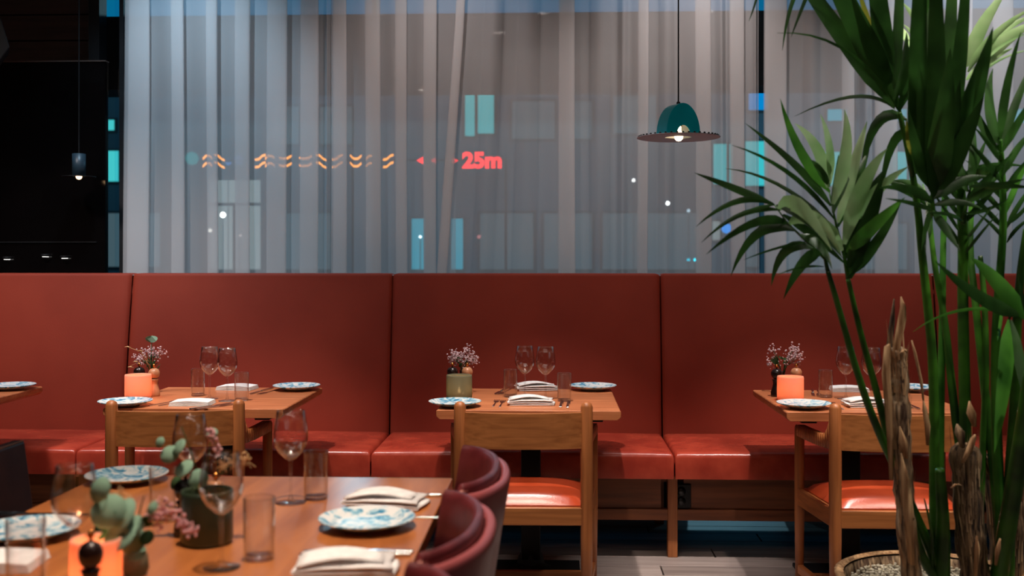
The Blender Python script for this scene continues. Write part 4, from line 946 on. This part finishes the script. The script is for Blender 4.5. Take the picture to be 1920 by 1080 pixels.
frond([(1776,250),(1790,180),(1800,130),(1812,110)], 3.5, [
 ((1812,125),(1830,50),(1892,-25),30,'leafpale'),((1815,135),(1850,60),(1940,12),18,'leafpale'),((1820,118),(1870,50),(1945,26),18,'leafpale'),((1845,112),(1880,72),(1945,38),30,'leafpale'),((1780,140),(1740,60),(1690,2),26,'leafpale'),((1768,120),(1730,80),(1692,44),20,'leafpale'),((1778,140),(1790,70),(1785,-20),20,'leafpale'),((1812,150),(1850,110),(1900,90),18,'leafpale'),((1790,150),(1800,60),(1806,-30),14,'leafyellow'),((1690,50),(1700,75),(1712,100),16,'leafpale')], 8, 16)
frond([(1878,300),(1876,275),(1874,262)], 3.1, [
 ((1873,285),(1830,222),(1810,172),20),((1873,272),(1842,190),(1862,128),22),((1875,262),(1882,160),(1914,60),16),((1878,272),(1902,190),(1945,100),16),((1880,285),(1905,230),(1955,160),18),((1850,112),(1880,75),(1930,62),6,'leafpale'),((1838,140),(1870,105),(1935,92),5,'leafpale'),((1880,330),(1905,270),(1945,240),14),((1880,345),(1850,300),(1812,262),12),((1882,310),(1850,260),(1828,240),10)], 8, 17)
frond([(1882,440),(1884,400),(1880,350)], 3.2, [
 ((1882,400),(1850,365),(1800,310),10),((1884,430),(1850,395),(1805,345),10),((1884,380),(1850,330),(1810,300),10),((1884,450),(1862,420),(1832,400),7),((1886,430),(1905,385),(1950,330),12),((1886,400),(1900,350),(1935,290),12,'leafmix'),((1888,455),(1905,420),(1950,400),7),((1884,420),(1915,410),(1950,350),9),((1886,360),(1905,320),(1950,280),12)], 9, 18)
frond([(1806,470),(1802,400),(1800,330),(1795,290)], 3.2, [
 ((1803,470),(1780,430),(1752,392),14),((1803,440),(1778,400),(1745,355),9),((1802,410),(1775,370),(1742,330),9),((1801,380),(1775,340),(1742,310),10),((1808,478),(1835,440),(1872,400),6),((1808,455),(1835,420),(1862,385),6),((1806,420),(1840,380),(1885,330),12),((1804,390),(1840,350),(1900,310),14),((1803,360),(1830,310),(1850,260),16),((1800,340),(1770,320),(1742,322),24),((1803,330),(1850,300),(1925,312),12),((1800,345),(1840,320),(1870,318),22)], 13, 19)
frond([(1742,400),(1738,370),(1730,345)], 3.25, [
 ((1740,372),(1700,350),(1655,338),16),((1740,385),(1700,355),(1662,350),10),((1735,360),(1700,330),(1660,345),12),((1740,350),(1715,310),(1700,290),14),((1742,380),(1765,350),(1790,335),20),((1740,400),(1732,440),(1736,500),5),((1740,372),(1745,420),(1742,450),14)], 8, 20)
frond([(1938,600),(1912,588),(1900,580)], 3.0, [
 ((1925,600),(1870,520),(1820,482),32,'leafmix'),((1915,590),(1840,575),(1752,488),26),((1915,592),(1800,555),(1712,622),6,'leafmix'),((1935,610),(1915,560),(1910,520),10)], 8, 21)
frond([(1905,560),(1895,590),(1888,610)], 3.12, [((1892,600),(1888,700),(1864,850),40,'leafmix'),((1880,580),(1875,610),(1870,640),12,'leafmix'),((1895,600),(1915,690),(1935,800),20)], 8, 22)

frond([(1750,405),(1748,370),(1745,335)], 3.0, [
 ((1748,380),(1715,345),(1648,352),18),((1748,395),(1720,380),(1660,372),9),((1750,372),(1790,335),(1850,330),24),((1750,385),(1800,370),(1842,392),14),((1748,360),(1740,250),(1722,120),40),((1750,360),(1770,250),(1782,90),44),
 ((1752,365),(1800,280),(1845,180),38),((1746,355),(1715,290),(1702,200),26),((1750,395),(1772,430),(1800,470),16),((1748,390),(1735,420),(1728,470),10),((1751,372),(1760,200),(1752,-200),44)], 10, 31)
frond([(1806,420),(1812,380),(1822,345)], 3.1, [
 ((1812,380),(1850,352),(1925,335),16),((1815,370),(1860,330),(1900,285),14),((1808,400),(1850,400),(1892,372),8),((1818,355),(1830,290),(1820,200),20),((1820,350),(1860,345),(1940,352),14),((1806,415),(1780,395),(1735,400),8),((1815,360),(1790,320),(1800,260),22)], 9, 32)
